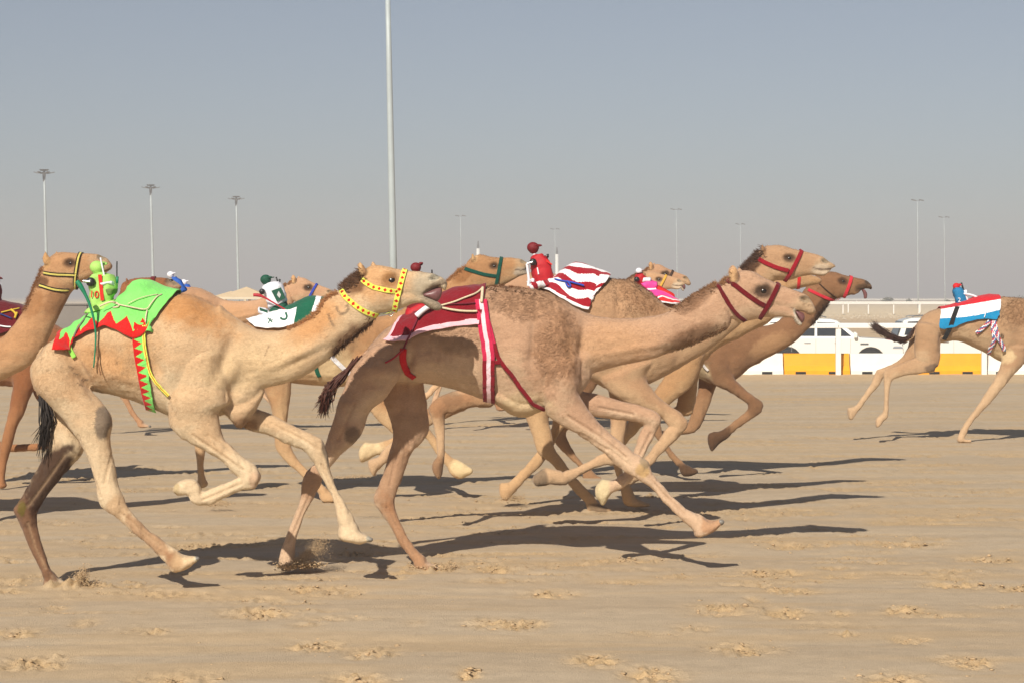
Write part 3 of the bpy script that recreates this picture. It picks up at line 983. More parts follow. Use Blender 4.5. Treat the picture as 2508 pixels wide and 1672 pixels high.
        cc = np.repeat(col * k[:, None], 3, axis=0)
        me = mesh_from('coat_hair', VV - self.base_pt, np.arange(n * 3).reshape(-1, 3), True, [M['fur']], colors=np.clip(cc, .003, .95))
        me.normals_split_custom_set_from_vertices(np.repeat(sn, 3, axis=0).astype(np.float32))
        self.fur = link('coat_hair', me, self.root); self.fur['kind'] = 'stuff'
    # -- rays
    def hit(self, x, y, d_back=None):
        """first surface point seen at photo pixel"""
        o = Vector((0, 0, CAM_H))
        t = Vector(unproject(x, y, 1.0)) - o
        loc, nor, _, _ = self.bvh.ray_cast(o, t.normalized(), 60)
        if loc is None:
            loc, nor, _, _ = self.bvh.find_nearest(Vector(unproject(x, y, self.D)))
        return np.array(loc), np.array(nor)
    def mirror_hit(self, p):
        q = Vector((p[0], 2 * self.D - p[1], p[2]))
        loc, nor, _, _ = self.bvh.find_nearest(q)
        return np.array(loc), np.array(nor)
    def add(self, name, V, faces, mat, colors=None, face_colors=None, smooth=True, thick=0.0, parent=None, label=None):
        me = mesh_from(name, np.asarray(V) - self.base_pt, faces, smooth, [mat], colors=colors, face_colors=face_colors)
        o = link(name, me, parent or self.root)
        if thick:
            s = o.modifiers.new('thickness', 'SOLIDIFY'); s.thickness = thick; s.offset = 1.0
        if label: o['label'] = label
        return o
    def _strip(self, name, P, Nn, width, colfn, mat, cols=4, closed=False, side=None, thick=0.003, parent=None, label=None):
        P = np.array(P); Nn = np.array(Nn)
        m = len(P)
        for _ in range(2):          # calm the path
            Q = P.copy()
            Q[1:-1] = 0.5 * P[1:-1] + 0.25 * (P[:-2] + P[2:])
            if closed: Q[0] = 0.5 * P[0] + 0.25 * (P[-1] + P[1]); Q[-1] = 0.5 * P[-1] + 0.25 * (P[-2] + P[0])
            P = Q
        T = np.gradient(P, axis=0)
        if closed:
            T[0] = P[1] - P[-1]; T[-1] = P[0] - P[-2]
        T /= np.linalg.norm(T, axis=1)[:, None] + 1e-9
        if side is None:
            S = np.cross(Nn, T)
        else:
            S = np.tile(side, (m, 1))
        S /= np.linalg.norm(S, axis=1)[:, None] + 1e-9
        W = width if hasattr(width, '__len__') else np.full(m, width)
        V = []
        for j in range(cols + 1):
            w = (j / cols - 0.5)
            V.append(P + S * (W * w)[:, None] + Nn * 0.006)
        V = np.stack(V, axis=1).reshape(-1, 3)
        fs = []; fc = []
        arc = np.concatenate([[0], np.cumsum(np.linalg.norm(np.diff(P, axis=0), axis=1))])
        for i in range(m if closed else m - 1):
            i2 = (i + 1) % m
            for j in range(cols):
                fs.append((i * (cols + 1) + j, i2 * (cols + 1) + j, i2 * (cols + 1) + j + 1, i * (cols + 1) + j + 1))
                fc.append(colfn(arc[i], (j + 0.5) / cols))
        return self.add(name, V, np.array(fs), mat, face_colors=fc, thick=thick, parent=parent, label=label)
    def strap(self, name, v, pts, width, colfn, both=True, step=0.008, lift=0.0, cols=4, mat=None):
        """flat band following the flank along traced points; width in metres"""
        P2 = resample(np.array(pp(v, *pts)), 10)
        seg = np.concatenate([[0], np.cumsum(np.hypot(*np.diff(P2, axis=0).T))])
        L = seg[-1] * self.D / F
        m = max(6, int(L / step))
        q = np.linspace(0, seg[-1], m)
        xs = np.interp(q, seg, P2[:, 0]); ys = np.interp(q, seg, P2[:, 1])
        hs = [self.hit(a, b) for a, b in zip(xs, ys)]
        P = [h[0] + h[1] * lift for h in hs]; Nn = [h[1] for h in hs]
        o = self._strip(name, P, Nn, width, colfn, mat or M['cloth'], cols)
        if both:
            hs = [self.mirror_hit(h[0]) for h in hs]
            self._strip(name, [h[0] for h in hs], [h[1] for h in hs], width, colfn, mat or M['cloth'], cols)
        return o
    def band(self, name, v, a, b, width, colfn, a0=0.0, a1=360.0, n=96, lift=0.003, cols=4, mat=None):
        """loop round head, neck or belly in the plane through edge points a (top) and b (bottom)"""
        A = unproject(*v(*a), self.D); B = unproject(*v(*b), self.D)
        c = (A + B) / 2; e1 = (A - B); e1 /= np.linalg.norm(e1)
        e2 = np.array([0, -1.0, 0])
        P = []; Nn = []
        full = abs(a1 - a0) > 359
        for i in range(n):
            th = rad(a0 + (a1 - a0) * i / (n if full else n - 1))
            d = e1 * math.cos(th) + e2 * math.sin(th)
            loc, nor, _, dist = self.bvh.ray_cast(Vector(c), Vector(d), 2.0)
            if loc is None:
                loc, nor = Vector(c + d * 0.1), Vector(d)
            P.append(np.array(loc) + d * lift); Nn.append(d)
        side = np.cross(e1, e2)
        return self._strip(name, P, Nn, width, colfn, mat or M['cloth'], cols, closed=full, side=side)
    def drape(self, name, v, rows, colfn, off=0.020, nu=150, nt=170, wr=0.010, mat=None, flare=0.012, seed=0.0, label=None, hem_lat=-0.25):
        """cloth laid over the back; rows of (hem x, hem y, spine x, spine y) from rear to front"""
        R = []
        for r in rows:
            h = v(r[0], r[1]); s = v(r[2], r[3])
            R.append((h[0], h[1], s[0], s[1]))
        R = np.array(R)
        t0 = np.linspace(0, len(R) - 1, nu)
        Ri = np.stack([np.interp(t0, np.arange(len(R)), R[:, c]) for c in range(4)], axis=1)
        grid = np.zeros((nu, nt, 3)); nrm = np.zeros((nu, nt, 3)); arcs = np.zeros((nu, nt))
        for i, r in enumerate(Ri):
            A = unproject(r[2], r[3], self.D)
            B = unproject(r[0], r[1], self.D + hem_lat); B[1] = self.D
            e1 = A - B; L = np.linalg.norm(e1); e1 = e1 / L
            P = []
            for th in np.linspace(0, PI, 72):
                d = e1 * math.sin(th) + np.array([0, -1.0, 0]) * math.cos(th)
                loc, nor, _, _ = self.bvh.ray_cast(Vector(B), Vector(d), 2.0)
                if loc is None:
                    loc = Vector(B + d * (0.25 if len(P) == 0 else np.linalg.norm(P[-1] - B)))
                P.append(np.array(loc))
            P = np.array(P)
            for _ in range(3):
                P[1:-1] = 0.5 * P[1:-1] + 0.25 * (P[:-2] + P[2:])
            s = np.concatenate([[0], np.cumsum(np.linalg.norm(np.diff(P, axis=0), axis=1))])
            q = np.linspace(0, s[-1], nt)
            for c in range(3):
                grid[i, :, c] = np.interp(q, s, P[:, c])
            arcs[i] = q
        for _ in range(4):
            grid[1:-1] = 0.5 * grid[1:-1] + 0.25 * (grid[:-2] + grid[2:])
        du = np.gradient(grid, axis=0); dt = np.gradient(grid, axis=1)
        nn = np.cross(dt, du); nn /= np.linalg.norm(nn, axis=2)[:, :, None] + 1e-9
        cen = grid.mean(axis=(0, 1)); 
        if ((grid - cen) * nn).sum() < 0: nn = -nn
        tt = np.linspace(0, 1, nt)
        edge = np.minimum(tt, 1 - tt)
        Pn = grid.reshape(-1, 3)
        w = ((fbm(np.stack([Pn[:, 0] * 8 + seed, Pn[:, 2] * 4, Pn[:, 1] * 4], axis=1), 3) - 0.5) * 2 * wr + (np.abs(fbm(np.stack([Pn[:, 0] * 6 + Pn[:, 2] * 9 + seed, Pn[:, 2] * 3 - Pn[:, 0] * 2, Pn[:, 1] * 3], axis=1), 2) - .5) * -4 + .5) * wr * .9).reshape(nu, nt)
        h = off + w + flare * np.exp(-(edge / 0.05) ** 2)[None, :]
        V = grid + nn * h[:, :, None]
        V = V.reshape(-1, 3)
        idx = np.arange(nu * nt).reshape(nu, nt)
        fs = np.stack([idx[:-1, :-1], idx[1:, :-1], idx[1:, 1:], idx[:-1, 1:]], axis=-1).reshape(-1, 4)
        px, py = self.project(np.stack([V[:, 0], np.where(V[:, 1] > self.D, 2 * self.D - V[:, 1], V[:, 1]), V[:, 2]], axis=1))
        px = px.reshape(nu, nt); py = py.reshape(nu, nt)
        fc = []
        for i in range(nu - 1):
            for j in range(nt - 1):
                a = min(arcs[i, j], arcs[i, -1] - arcs[i, j])
                fc.append(colfn((i + 0.5) / (nu - 1), a, 0.5 * (px[i, j] + px[i + 1, j + 1]), 0.5 * (py[i, j] + py[i + 1, j + 1])))
        o = self.add(name, V, fs, mat or M['cloth'], face_colors=fc, thick=0.006, label=label)
        self.bvh_cloth = BVHTree.FromPolygons(V.tolist(), fs.tolist())
        return o
    def rope(self, name, v, pts, r, mat, lift=0.02, on_cloth=True, sag=0.0):
        P = []
        for (x, y) in resample(np.array(pp(v, *pts)), 6):
            o = Vector((0, 0, CAM_H)); t = (Vector(unproject(x, y, 1.0)) - o).normalized()
            best = None
            for bv in ([self.bvh_cloth] if on_cloth and hasattr(self, 'bvh_cloth') else []) + [self.bvh]:
                loc, nor, _, dist = bv.ray_cast(o, t, 60)
                if loc is not None and (best is None or dist < best[1]): best = (loc, dist)
            loc = best[0] if best else Vector(unproject(x, y, self.D - 0.2))
            P.append(np.array(loc) - np.array(t) * (lift + r))
        for _ in range(3):
            P = np.array(P); P[1:-1] = 0.5 * P[1:-1] + 0.25 * (P[:-2] + P[2:])
        mb = MB(); mb.tube([p - self.base_pt for p in P], r, 6)
        return mb.build(name, mat, self.root, smooth=True)
    def eyes(self, v, x, y, r=0.022):
        p, nrm = self.hit(*v(x, y))
        for s in (0, 1):
            q = p if s == 0 else np.array([p[0], 2 * self.D - p[1], p[2]])
            c = q - self.base_pt + np.array([0, r * 0.74 if s == 0 else -r * 0.74, 0])
            mb = MB(); mb.ball(tuple(c), (r * 1.15, r, r), 12, 8)
            mb.build('eye', M['eye'], self.root, smooth=True)
    def hair(self, name, v, roots, n, length, dirpx, col, spread=0.5, nrm=0.4, r=0.0022, seed=1, both=True, jitter=6.0, curl=0.3, far=0.4):
        """tuft of strands rooted along a traced line; dirpx = direction in the photo, jitter in photo pixels"""
        rng = np.random.RandomState(seed)
        P2 = resample(np.array(pp(v, *roots)), 8)
        V = []; fs = []; cs = []
        dw = np.array([dirpx[0], 0, -dirpx[1]], dtype=float); dw /= np.linalg.norm(dw)
        n = int(n * 1.7)
        for i in range(n):
            t = rng.rand() * (len(P2) - 1)
            a = P2[int(t)] + (P2[min(int(t) + 1, len(P2) - 1)] - P2[int(t)]) * (t % 1)
            x, y = a + rng.randn(2) * jitter
            p, nn = self.hit(x, y)
            if both and rng.rand() < far:
                p, nn = self.mirror_hit(p)
            d = dw + nn * nrm + rng.randn(3) * spread * 0.5
            d /= np.linalg.norm(d)
            L = length * (0.5 + 0.8 * rng.rand())
            bend = rng.randn(3) * curl
            q = p - nn * 0.004
            o = len(V)
            a1 = np.cross(d, [0.3, 0.2, 0.9]); a1 /= np.linalg.norm(a1); a2 = np.cross(d, a1)
            rr = r * (0.6 + 0.8 * rng.rand())
            for k, s in enumerate((1.0, 0.9, 0.55)):
                for g in range(3):
                    V.append(q + (a1 * math.cos(g * 2.094) + a2 * math.sin(g * 2.094)) * rr * s)
                d = d + bend * 0.4; d /= np.linalg.norm(d)
                q = q + d * L / 3
            V.append(q)
            for k in range(2):
                for g in range(3):
                    A, B = o + k * 3 + g, o + k * 3 + (g + 1) % 3
                    fs.append((A, B, B + 3)); fs.append((A, B + 3, A + 3))
            for g in range(3):
                fs.append((o + 6 + g, o + 6 + (g + 1) % 3, o + 9))
            c = np.array(col) * (0.7 + 0.6 * rng.rand())
            cs += [c] * 10
        o = self.add(name, V, np.array(fs), M['hair'], colors=np.array(cs)); o['kind'] = 'stuff'
        return o

def solid(c):
    c = tuple(c)
    return lambda s, w: c
DARK = lin(62, 42, 30)
PAD = lin(120, 105, 90)
GRN = lin(124, 214, 104); RED = lin(196, 24, 22); YEL = lin(220, 226, 92)
MAR = lin(122, 10, 26); PINK = lin(226, 178, 188); HOT = lin(188, 36, 74); WHT = lin(232, 230, 232)

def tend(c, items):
    # hollows beside tendons and bone edges, crease shade painted in as darker coat
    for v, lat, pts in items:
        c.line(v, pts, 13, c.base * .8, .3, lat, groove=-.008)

def nail(c, v, x, y, lat, r):
    k = (v(1, 0)[0] - v(0, 0)[0]) * c.D / F
    mb = MB(); mb.ball(unproject(*v(x, y), c.D + lat) - c.base_pt, (r * k * 1.25, .020, r * k), 10, 7)
    return mb.build('toe_nail', M['nail'], c.root, smooth=True)

# ======== pale camel with the green cloth
def build_pale():
    c = Camel('racing_camel', 'pale cream camel in bright green cloth with red zigzag border, leading foreground', 13.7,
              lin(198, 167, 131), lin(216, 199, 168), voxel=0.0098, smooth=3)
    c.fur_density = 16000
    # trunk
    c.loft(st(z1, (390, 985, 400, 1270, .10), (450, 910, 470, 1310, .19), (560, 830, 590, 1330, .25), (720, 745, 740, 1335, .275), (900, 665, 900, 1350, .285),
              (1040, 525, 1030, 1390, .29), (1170, 448, 1140, 1430, .295), (1320, 500, 1270, 1485, .295), (1480, 530, 1400, 1540, .28), (1640, 560, 1530, 1570, .25),
              (1790, 650, 1680, 1560, .22), (1900, 735, 1830, 1530, .19), (2000, 800, 1990, 1490, .16), (2080, 860, 2110, 1420, .12)), k=3, n=28, p=2.15)
    # neck
    c.loft(st(z3, (130, 490, 190, 1330, .17), (270, 600, 330, 1230, .155), (420, 690, 480, 1180, .135), (560, 712, 640, 1150, .125), (700, 690, 800, 1090, .115),
              (820, 640, 940, 1000, .105), (915, 560, 1060, 905, .10), (985, 470, 1160, 800, .095), (1070, 395, 1270, 720, .09), (1150, 330, 1370, 640, .09),
              (1230, 270, 1430, 580, .085)), k=3, n=24)
    # head
    c.loft(st(z3, (1220, 275, 1340, 560, .085), (1310, 205, 1390, 572, .098), (1400, 168, 1470, 562, .100), (1500, 176, 1560, 546, .096), (1600, 200, 1650, 520, .080),
              (1700, 207, 1735, 480, .064), (1790, 215, 1795, 425, .060), (1860, 232, 1840, 380, .062), (1920, 250, 1900, 350, .056), (1965, 275, 1955, 335, .045), (1988, 300, 1985, 340, .03)), k=3, n=22, p=2.2)
    c.loft(st(z3, (1700, 380, 1690, 492, .045), (1775, 398, 1775, 478, .044), (1822, 425, 1808, 490, .048), (1880, 452, 1850, 520, .050), (1935, 480, 1905, 542, .044), (1956, 505, 1936, 540, .030)), k=3)   # lower jaw and lip
    c.loft(st(z3, (1950, 290, 1960, 350, .045), (1985, 320, 1975, 375, .04)), k=3)
    for l in (-.075, .075):   # ears
        dx = 0 if l < 0 else 105; dy = 0 if l < 0 else -5
        c.loft(st(z3, (1270 + dx, 245 + dy, 1345 + dx, 225 + dy, .022), (1262 + dx, 200 + dy, 1330 + dx, 190 + dy, .022), (1266 + dx, 160 + dy, 1305 + dx, 160 + dy, .018), (1276 + dx, 138 + dy, 1288 + dx, 140 + dy, .012)), lat=l, n=12)
    # chest pad and breast
    c.loft(st(z3, (150, 1240, 220, 1420, .13), (290, 1240, 300, 1510, .11), (400, 1210, 380, 1420, .09), (490, 1185, 465, 1290, .06)), k=3)
    # near hind leg
    c.loft(st(z1, (345, 1010, 600, 950, .12), (255, 1130, 680, 1150, .145), (275, 1300, 745, 1310, .14)) + st(z2, (350, 60, 790, 90, .125), (450, 170, 850, 180, .11), (545, 290, 858, 260, .10), (620, 400, 850, 370, .085),
              (690, 550, 878, 555, .065), (728, 690, 905, 690, .058), (752, 830, 940, 790, .055), (800, 905, 985, 880, .052), (900, 970, 1040, 950, .04), (1060, 1110, 1125, 1040, .034), (1190, 1215, 1245, 1130, .036),
              (1245, 1290, 1330, 1190, .045), (1300, 1340, 1390, 1235, .05)), lat=-.17, lat1=-.16, k=4)
    c.loft(st(z2, (1270, 1300, 1330, 1195, .045), (1310, 1375, 1400, 1240, .06), (1390, 1372, 1455, 1262, .07), (1475, 1322, 1510, 1268, .06)), lat=-.16, k=4, p=2.4)
    for l in (-.19, -.13):
        c.blob(z2, 1500, 1282, 24, 28, l, .028)
    c.blob(z2, 1412, 1318, 112, 50, -.16, .072, -27)
    # far hind leg
    c.loft(st(z1, (480, 1050, 700, 1080, .12), (430, 1300, 760, 1300, .12)) + st(z2, (400, 200, 660, 260, .11), (378, 400, 645, 455, .095), (300, 560, 550, 560, .075), (228, 690, 440, 700, .06), (150, 830, 335, 830, .055), (103, 900, 295, 900, .055),
              (132, 970, 285, 975, .048), (180, 1090, 300, 1090, .04), (240, 1220, 335, 1220, .036), (300, 1340, 380, 1335, .038), (340, 1430, 430, 1400, .05), (365, 1490, 460, 1450, .06)), lat=.16, lat1=.17, k=4)
    c.loft(st(z2, (345, 1495, 360, 1420, .06), (420, 1508, 440, 1430, .075), (500, 1508, 510, 1470, .06)), lat=.17, k=4)
    # near foreleg, folded
    c.loft(st(z1, (1420, 1180, 1800, 1000, .10), (1390, 1330, 1880, 1250, .12), (1390, 1440, 1900, 1420, .13)) + st(z2, (1305, 250, 1680, 150, .11), (1395, 352, 1710, 330, .085), (1530, 425, 1795, 430, .07), (1680, 505, 1885, 510, .062), (1770, 590, 1960, 560, .06), (1835, 650, 2000, 620, .06)), lat=-.15, lat1=-.17, k=4)
    c.blob(z2, 1925, 650, 82, 78, -.17, .065)
    c.loft(st(z2, (1870, 640, 1960, 735, .05), (1800, 672, 1860, 752, .042), (1680, 722, 1715, 808, .034), (1590, 755, 1615, 862, .036), (1500, 765, 1530, 868, .045), (1460, 775, 1490, 850, .04)), lat=-.17, k=4)
    c.loft(st(z2, (1480, 820, 1545, 730, .045), (1430, 790, 1500, 672, .055), (1375, 795, 1430, 665, .065), (1340, 770, 1365, 690, .06)), lat=-.17, k=4, p=2.4)
    # far foreleg, reaching forward
    c.loft(st(z3, (230, 1250, 300, 1480, .10), (330, 1240, 330, 1500, .10)) + st(z4, (60, 175, 10, 350, .085), (220, 240, 150, 385, .07), (400, 330, 330, 460, .06), (520, 388, 460, 510, .056), (600, 440, 500, 560, .056), (640, 560, 530, 610, .048), (655, 650, 560, 665, .042),
              (700, 780, 630, 795, .035), (752, 880, 680, 905, .034), (810, 980, 700, 1020, .04), (850, 1075, 725, 1095, .048)), lat=.13, lat1=.16, k=4)
    c.loft(st(z4, (860, 1080, 722, 1110, .05), (890, 1135, 720, 1180, .065), (930, 1150, 800, 1212, .07), (965, 1170, 880, 1225, .055)), lat=.16, k=4, p=2.4)
    for l in (.13, .19):
        c.blob(z4, 950, 1190, 26, 28, l, .026)
    c.blob(z4, 845, 1180, 120, 42, .16, .072, 8)
    # tail
    c.loft(st(z1, (330, 1000, 370, 960, .04), (270, 1120, 330, 1130, .035), (270, 1260, 330, 1270, .03), (310, 1360, 350, 1360, .025)), lat=.05, k=4, n=10)
    # modelling of the flesh
    c.brush(z1, 1290, 1150, 60, 130, -.020, -25)            # behind the shoulder
    c.brush(z1, 1500, 800, 130, 330, .020, 12)              # shoulder blade
    c.brush(z1, 1700, 1050, 190, 200, .022)                  # upper arm muscle
    c.brush(z3, 170, 930, 60, 230, -.018, 25)               # groove neck / shoulder
    c.brush(z3, 260, 1180, 70, 150, -.02, 35)
    c.brush(z1, 1480, 1420, 110, 90, .015)
    c.brush(z1, 690, 1200, 36, 230, -.020, -28)              # flank fold
    c.brush(z1, 820, 1050, 110, 120, -.014)
    c.brush(z1, 950, 1200, 200, 60, .008, 20)
    c.brush(z1, 480, 1150, 120, 180, .012)
    c.brush(z3, 800, 880, 260, 45, .010, -28); c.brush(z3, 760, 960, 260, 30, -.006, -25)
    c.brush(z2, 800, 230, 60, 90, .010, 0, 'n')
    c.brush(z2, 1980, 640, 30, 60, .006, 0, 'n')
    for (x, y, a) in ((1040, 1100, 10), (1000, 1150, 10), (950, 1080, 5), (900, 1130, 0)):
        c.brush(z1, x, y, 16, 120, .003, a)
    # head: brow, cheek, eye socket, nostril, mouth
    c.brush(z3, 1535, 245, 60, 25, .010, 8); c.brush(z3, 1535, 292, 45, 35, -.010)
    c.brush(z3, 1450, 430, 100, 70, .008); c.brush(z3, 1640, 400, 130, 30, -.006, 5)
    c.brush(z3, 1890, 266, 36, 18, -.020, -10); c.brush(z3, 1890, 245, 40, 14, .006, -5)
    c.paint(z3, 1530, 290, 74, 60, lin(46, 30, 22), .92, -15, soft=.8, rough=.2); c.paint(z3, 1892, 266, 46, 24, (.02, .015, .012), 1, -8, soft=.5, rough=.05)
    c.paint(z3, 1850, 330, 130, 130, lin(170, 160, 140), .8, soft=.9); c.paint(z3, 1880, 495, 95, 60, lin(132, 120, 104), .85, 35, soft=.6); c.paint(z3, 1930, 315, 80, 26, lin(120, 104, 88), .6, -20)
    c.paint(z3, 1410, 300, 230, 160, lin(196, 142, 88), .55, soft=1.0)
    c.paint(z3, 1300, 200, 50, 60, lin(200, 160, 110), .6); c.paint(z3, 1318, 205, 22, 45, lin(120, 85, 60), .7)
    c.line(z3, [(1790, 400), (1830, 372), (1900, 340), (1980, 315)], 7, lin(90, 70, 60), .7)
    # coat
    c.paint(z1, 1500, 620, 420, 170, lin(186, 130, 76), .85, 25, soft=1.2)
    c.paint(z3, 900, 640, 260, 120, lin(188, 132, 78), .7, -40, soft=1.2)
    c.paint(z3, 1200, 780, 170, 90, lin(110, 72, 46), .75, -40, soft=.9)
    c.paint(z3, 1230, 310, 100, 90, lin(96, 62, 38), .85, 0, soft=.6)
    c.paint(z1, 800, 1100, 250, 160, lin(184, 132, 82), .6, 20, soft=1.2)
    c.paint(z1, 1150, 1100, 160, 260, lin(186, 138, 88), .5, 10, soft=1.2)
    c.paint(z3, 420, 1000, 420, 180, lin(208, 182, 142), .6, -10, soft=1.2)
    c.paint(z2, 790, 230, 62, 120, PAD, .9, 0, 'n', soft=.3)
    c.paint(z2, 1960, 680, 50, 70, lin(170, 130, 105), .5, 0, 'n')
    c.paint(z2, 900, 900, 90, 120, lin(170, 130, 90), .5, 30, 'n'); c.paint(z2, 1150, 1120, 260, 60, lin(150, 108, 74), .7, 42, 'n'); c.paint(z2, 1330, 1290, 70, 80, lin(140, 95, 60), .7, 0, 'n')
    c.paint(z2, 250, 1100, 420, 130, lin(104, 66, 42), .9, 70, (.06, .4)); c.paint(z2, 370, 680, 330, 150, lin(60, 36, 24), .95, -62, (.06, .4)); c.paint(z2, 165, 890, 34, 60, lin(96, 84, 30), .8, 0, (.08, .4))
    c.paint(z1, 440, 1290, 300, 120, lin(190, 150, 110), .4)
    c.paint(z2, 1420, 1300, 120, 100, lin(200, 170, 130), .5, -30, 'n')
    c.paint(z3, 310, 1480, 120, 70, lin(140, 105, 75), .8, soft=.5)
    c.paint(z4, 620, 520, 24, 110, lin(110, 95, 80), .8, -15, (.05, .4))
    for xx, yy in ((1512, 1275),): c.paint(z2, xx, yy, 22, 26, lin(196, 186, 160), .9, 0, 'n', soft=.3, rough=.05)
    c.paint(z4, 955, 1190, 24, 34, lin(150, 146, 132), .9, 0, 'f', soft=.3, rough=.05); c.paint(z2, 1355, 735, 24, 50, lin(170, 150, 110), .7, 0, 'n')
    # owner's brand: a stroke and a hook
    c.line(z3, [(1022, 570), (1035, 610), (1050, 640), (1068, 668)], 10, lin(100, 84, 68), .7)
    c.line(z3, [(1090, 510), (1100, 545), (1130, 568), (1165, 560), (1188, 530), (1180, 490)], 10, lin(100, 84, 68), .7)
    c.line(z3, [(530, 835), (512, 880), (498, 915)], 4, lin(110, 80, 60), .7)
    c.line(z1, [(1215, 970), (1195, 1010), (1180, 1050)], 4, lin(120, 90, 70), .0)
    for (x, y) in ((600, 1180), (640, 1270), (680, 1245), (560, 1130)):
        c.line(z1, [(x, y), (x + 45, y + 18)], 5, lin(90, 75, 62), .7, 'n')
    tend(c, ((z2, 'n', [(600, 330), (690, 600), (770, 800)]), (z2, 'n', [(925, 925), (1080, 1055), (1230, 1175)]), (z2, 'n', [(860, 480), (800, 700)]), (z2, 'n', [(1480, 330), (1700, 480), (1860, 590)]), (z2, 'n', [(1600, 330), (1780, 450)]),
             (z2, 'n', [(1850, 700), (1700, 765), (1560, 825)]), (z4, 'f', [(200, 300), (450, 425), (560, 500)]), (z4, 'f', [(590, 620), (670, 800), (745, 950)]), (z2, 'f', [(500, 480), (330, 720), (210, 880)]), (z2, 'f', [(215, 1000), (270, 1180), (350, 1350)])))
    c.finish()
    c.eyes(z3, 1540, 295, .036)
    for (vv, x, y, l, rr) in ((z2, 1513, 1276, -.19, 17), (z2, 1510, 1280, -.13, 17), (z4, 963, 1192, .13, 17), (z4, 960, 1196, .19, 17)):
        nail(c, vv, x, y, l, rr)
    # mouth lining
    mo = Camel('x', '', c.D, (1, 1, 1)); mo.loft(st(z3, (1805, 395, 1812, 430, .04), (1855, 375, 1860, 445, .044), (1908, 350, 1905, 470, .042), (1945, 345, 1930, 455, .03)), k=2, n=14)
    c.add('mouth', mo.v, [tuple(f) for f in mo.f], M['mouth'])
    c.hair('mane', z3, [(1160, 370), (1190, 300), (1240, 260), (1280, 270)], 500, .045, (-1, -.3), lin(84, 54, 32), jitter=9, nrm=.6, seed=2)
    c.hair('mane', z3, [(1100, 400), (1000, 450), (930, 560), (820, 630), (700, 690)], 600, .035, (-.8, -.6), lin(150, 100, 58), jitter=3, nrm=.2, seed=3)
    c.hair('throat_hair', z3, [(1400, 620), (1280, 740), (1190, 800), (1100, 880)], 800, .05, (-.6, .7), lin(88, 58, 36), jitter=7, nrm=.25, seed=4)
    c.hair('tail_hair', z1, [(320, 1350), (350, 1380)], 10, .01, (-.1, 1), lin(30, 22, 18))
    # tail tassel hanging behind the thigh
    rng = np.random.RandomState(5)
    mb = MB()
    for i in range(130):
        a = unproject(*z2(330 + rng.randn() * 22, -60 + rng.rand() * 120), c.D + .06 + rng.randn() * .02)
        mid = unproject(*z2(360 + rng.randn() * 20, 220 + rng.randn() * 30), c.D + .06 + rng.randn() * .03)
        e_ = unproject(*z2(325 + rng.randn() * 35, 400 + rng.randn() * 60), c.D + .06 + rng.randn() * .03)
        mb.tube([a - c.base_pt, mid - c.base_pt, e_ - c.base_pt], [.005, .005, .0012], 4)
    mb.build('tail_tassel', plain('tail_black', lin(34, 26, 22), rough=.7), c.root, smooth=True)
    # halter: yellow tape with red diamonds
    def tape(s, w):
        t = (s / .040) % 1.0
        return RED if abs(t - .5) * 1.15 + abs(w - .5) * .85 < .36 else YEL
    c.band('noseband', z3, (1652, 200), (1562, 560), .036, tape, n=260, cols=10)
    c.strap('cheek_strap', z3, [(1300, 285), (1340, 320), (1400, 352), (1500, 375), (1605, 384)], .034, tape, cols=10, step=.003)
    c.strap('neck_strap', z3, [(1130, 375), (1160, 425), (1220, 480), (1290, 530), (1380, 570), (1490, 590), (1550, 575)], .036, tape, cols=10, step=.003)
    mb = MB(); h, _ = c.hit(*z3(1545, 590)); q = h - c.base_pt
    mb.tube([q + np.array([.014 * math.cos(t), -.012, -.02 + .012 * math.sin(t)]) for t in np.linspace(0, 2 * PI, 13)], .003, 6)
    mb.build('halter_ring', M['chrome'], c.root, smooth=True)
    # green cloth with red zigzag hem
    def cloth(u, a, x, y):
        if u < .035 and a < 1.2: return RED
        if u < .17:
            tri = .15 - .05 * abs(((u / .17) * 1.0) % 1.0 - .5) * 2
            return RED if a < .03 + .12 * (1 - abs(u / .17 - .55) / .5) and u < .16 else GRN
        if u > .90: return GRN
        k = ((u - .17) * 7.2) % 1.0
        zig = .035 + .085 * (1 - abs(k - .5) * 2)
        return RED if a < zig else GRN
    c.drape('saddle_cloth', z1, [(448, 1005, 540, 800), (520, 1010, 610, 775), (590, 1000, 680, 735), (625, 930, 740, 720), (680, 890, 800, 690), (760, 850, 880, 655), (870, 815, 980, 580), (960, 835, 1060, 500), (1050, 875, 1150, 450), (1120, 905, 1230, 455),
                                 (1190, 870, 1300, 490), (1215, 850, 1380, 515), (1235, 800, 1480, 530)], cloth, seed=3.0, nu=180, nt=150, hem_lat=-.26, wr=.015)
    def girth(s, w):
        k = (s / .055) % 1.0
        t = 1 - k
        return RED if w < .12 + .75 * (1 - abs(k - .5) * 2) else GRN
    c.strap('girth_strap', z1, [(1150, 780), (1140, 900), (1150, 1020), (1175, 1150), (1200, 1280), (1225, 1390), (1250, 1475)], .075, girth, lift=.014, cols=14, step=.004)
    c.strap('breast_strap', z1, [(1185, 800), (1190, 950), (1205, 1080), (1245, 1210), (1330, 1300), (1400, 1370)], .022, lambda s, w: RED if .35 < w < .65 else YEL, lift=.018, cols=5)
    c.strap('flank_strap', z1, [(640, 830), (600, 900), (580, 980), (610, 1060)], .03, solid(lin(150, 215, 90)), lift=.012)
    c.rope('rope', z1, [(930, 610), (1000, 630), (1100, 650), (1200, 665), (1240, 620), (1290, 560), (1330, 540)], .005, M['rope'])
    c.rope('rope', z1, [(1050, 620), (1130, 580), (1210, 555), (1300, 540)], .003, M['rope'])
    c.rope('rope', z1, [(1210, 670), (1200, 720), (1195, 770)], .005, M['rope'])
    c.rope('rope', z1, [(720, 700), (680, 760), (630, 830), (605, 890)], .006, plain('grey_rope', lin(120, 120, 105), rough=.9))
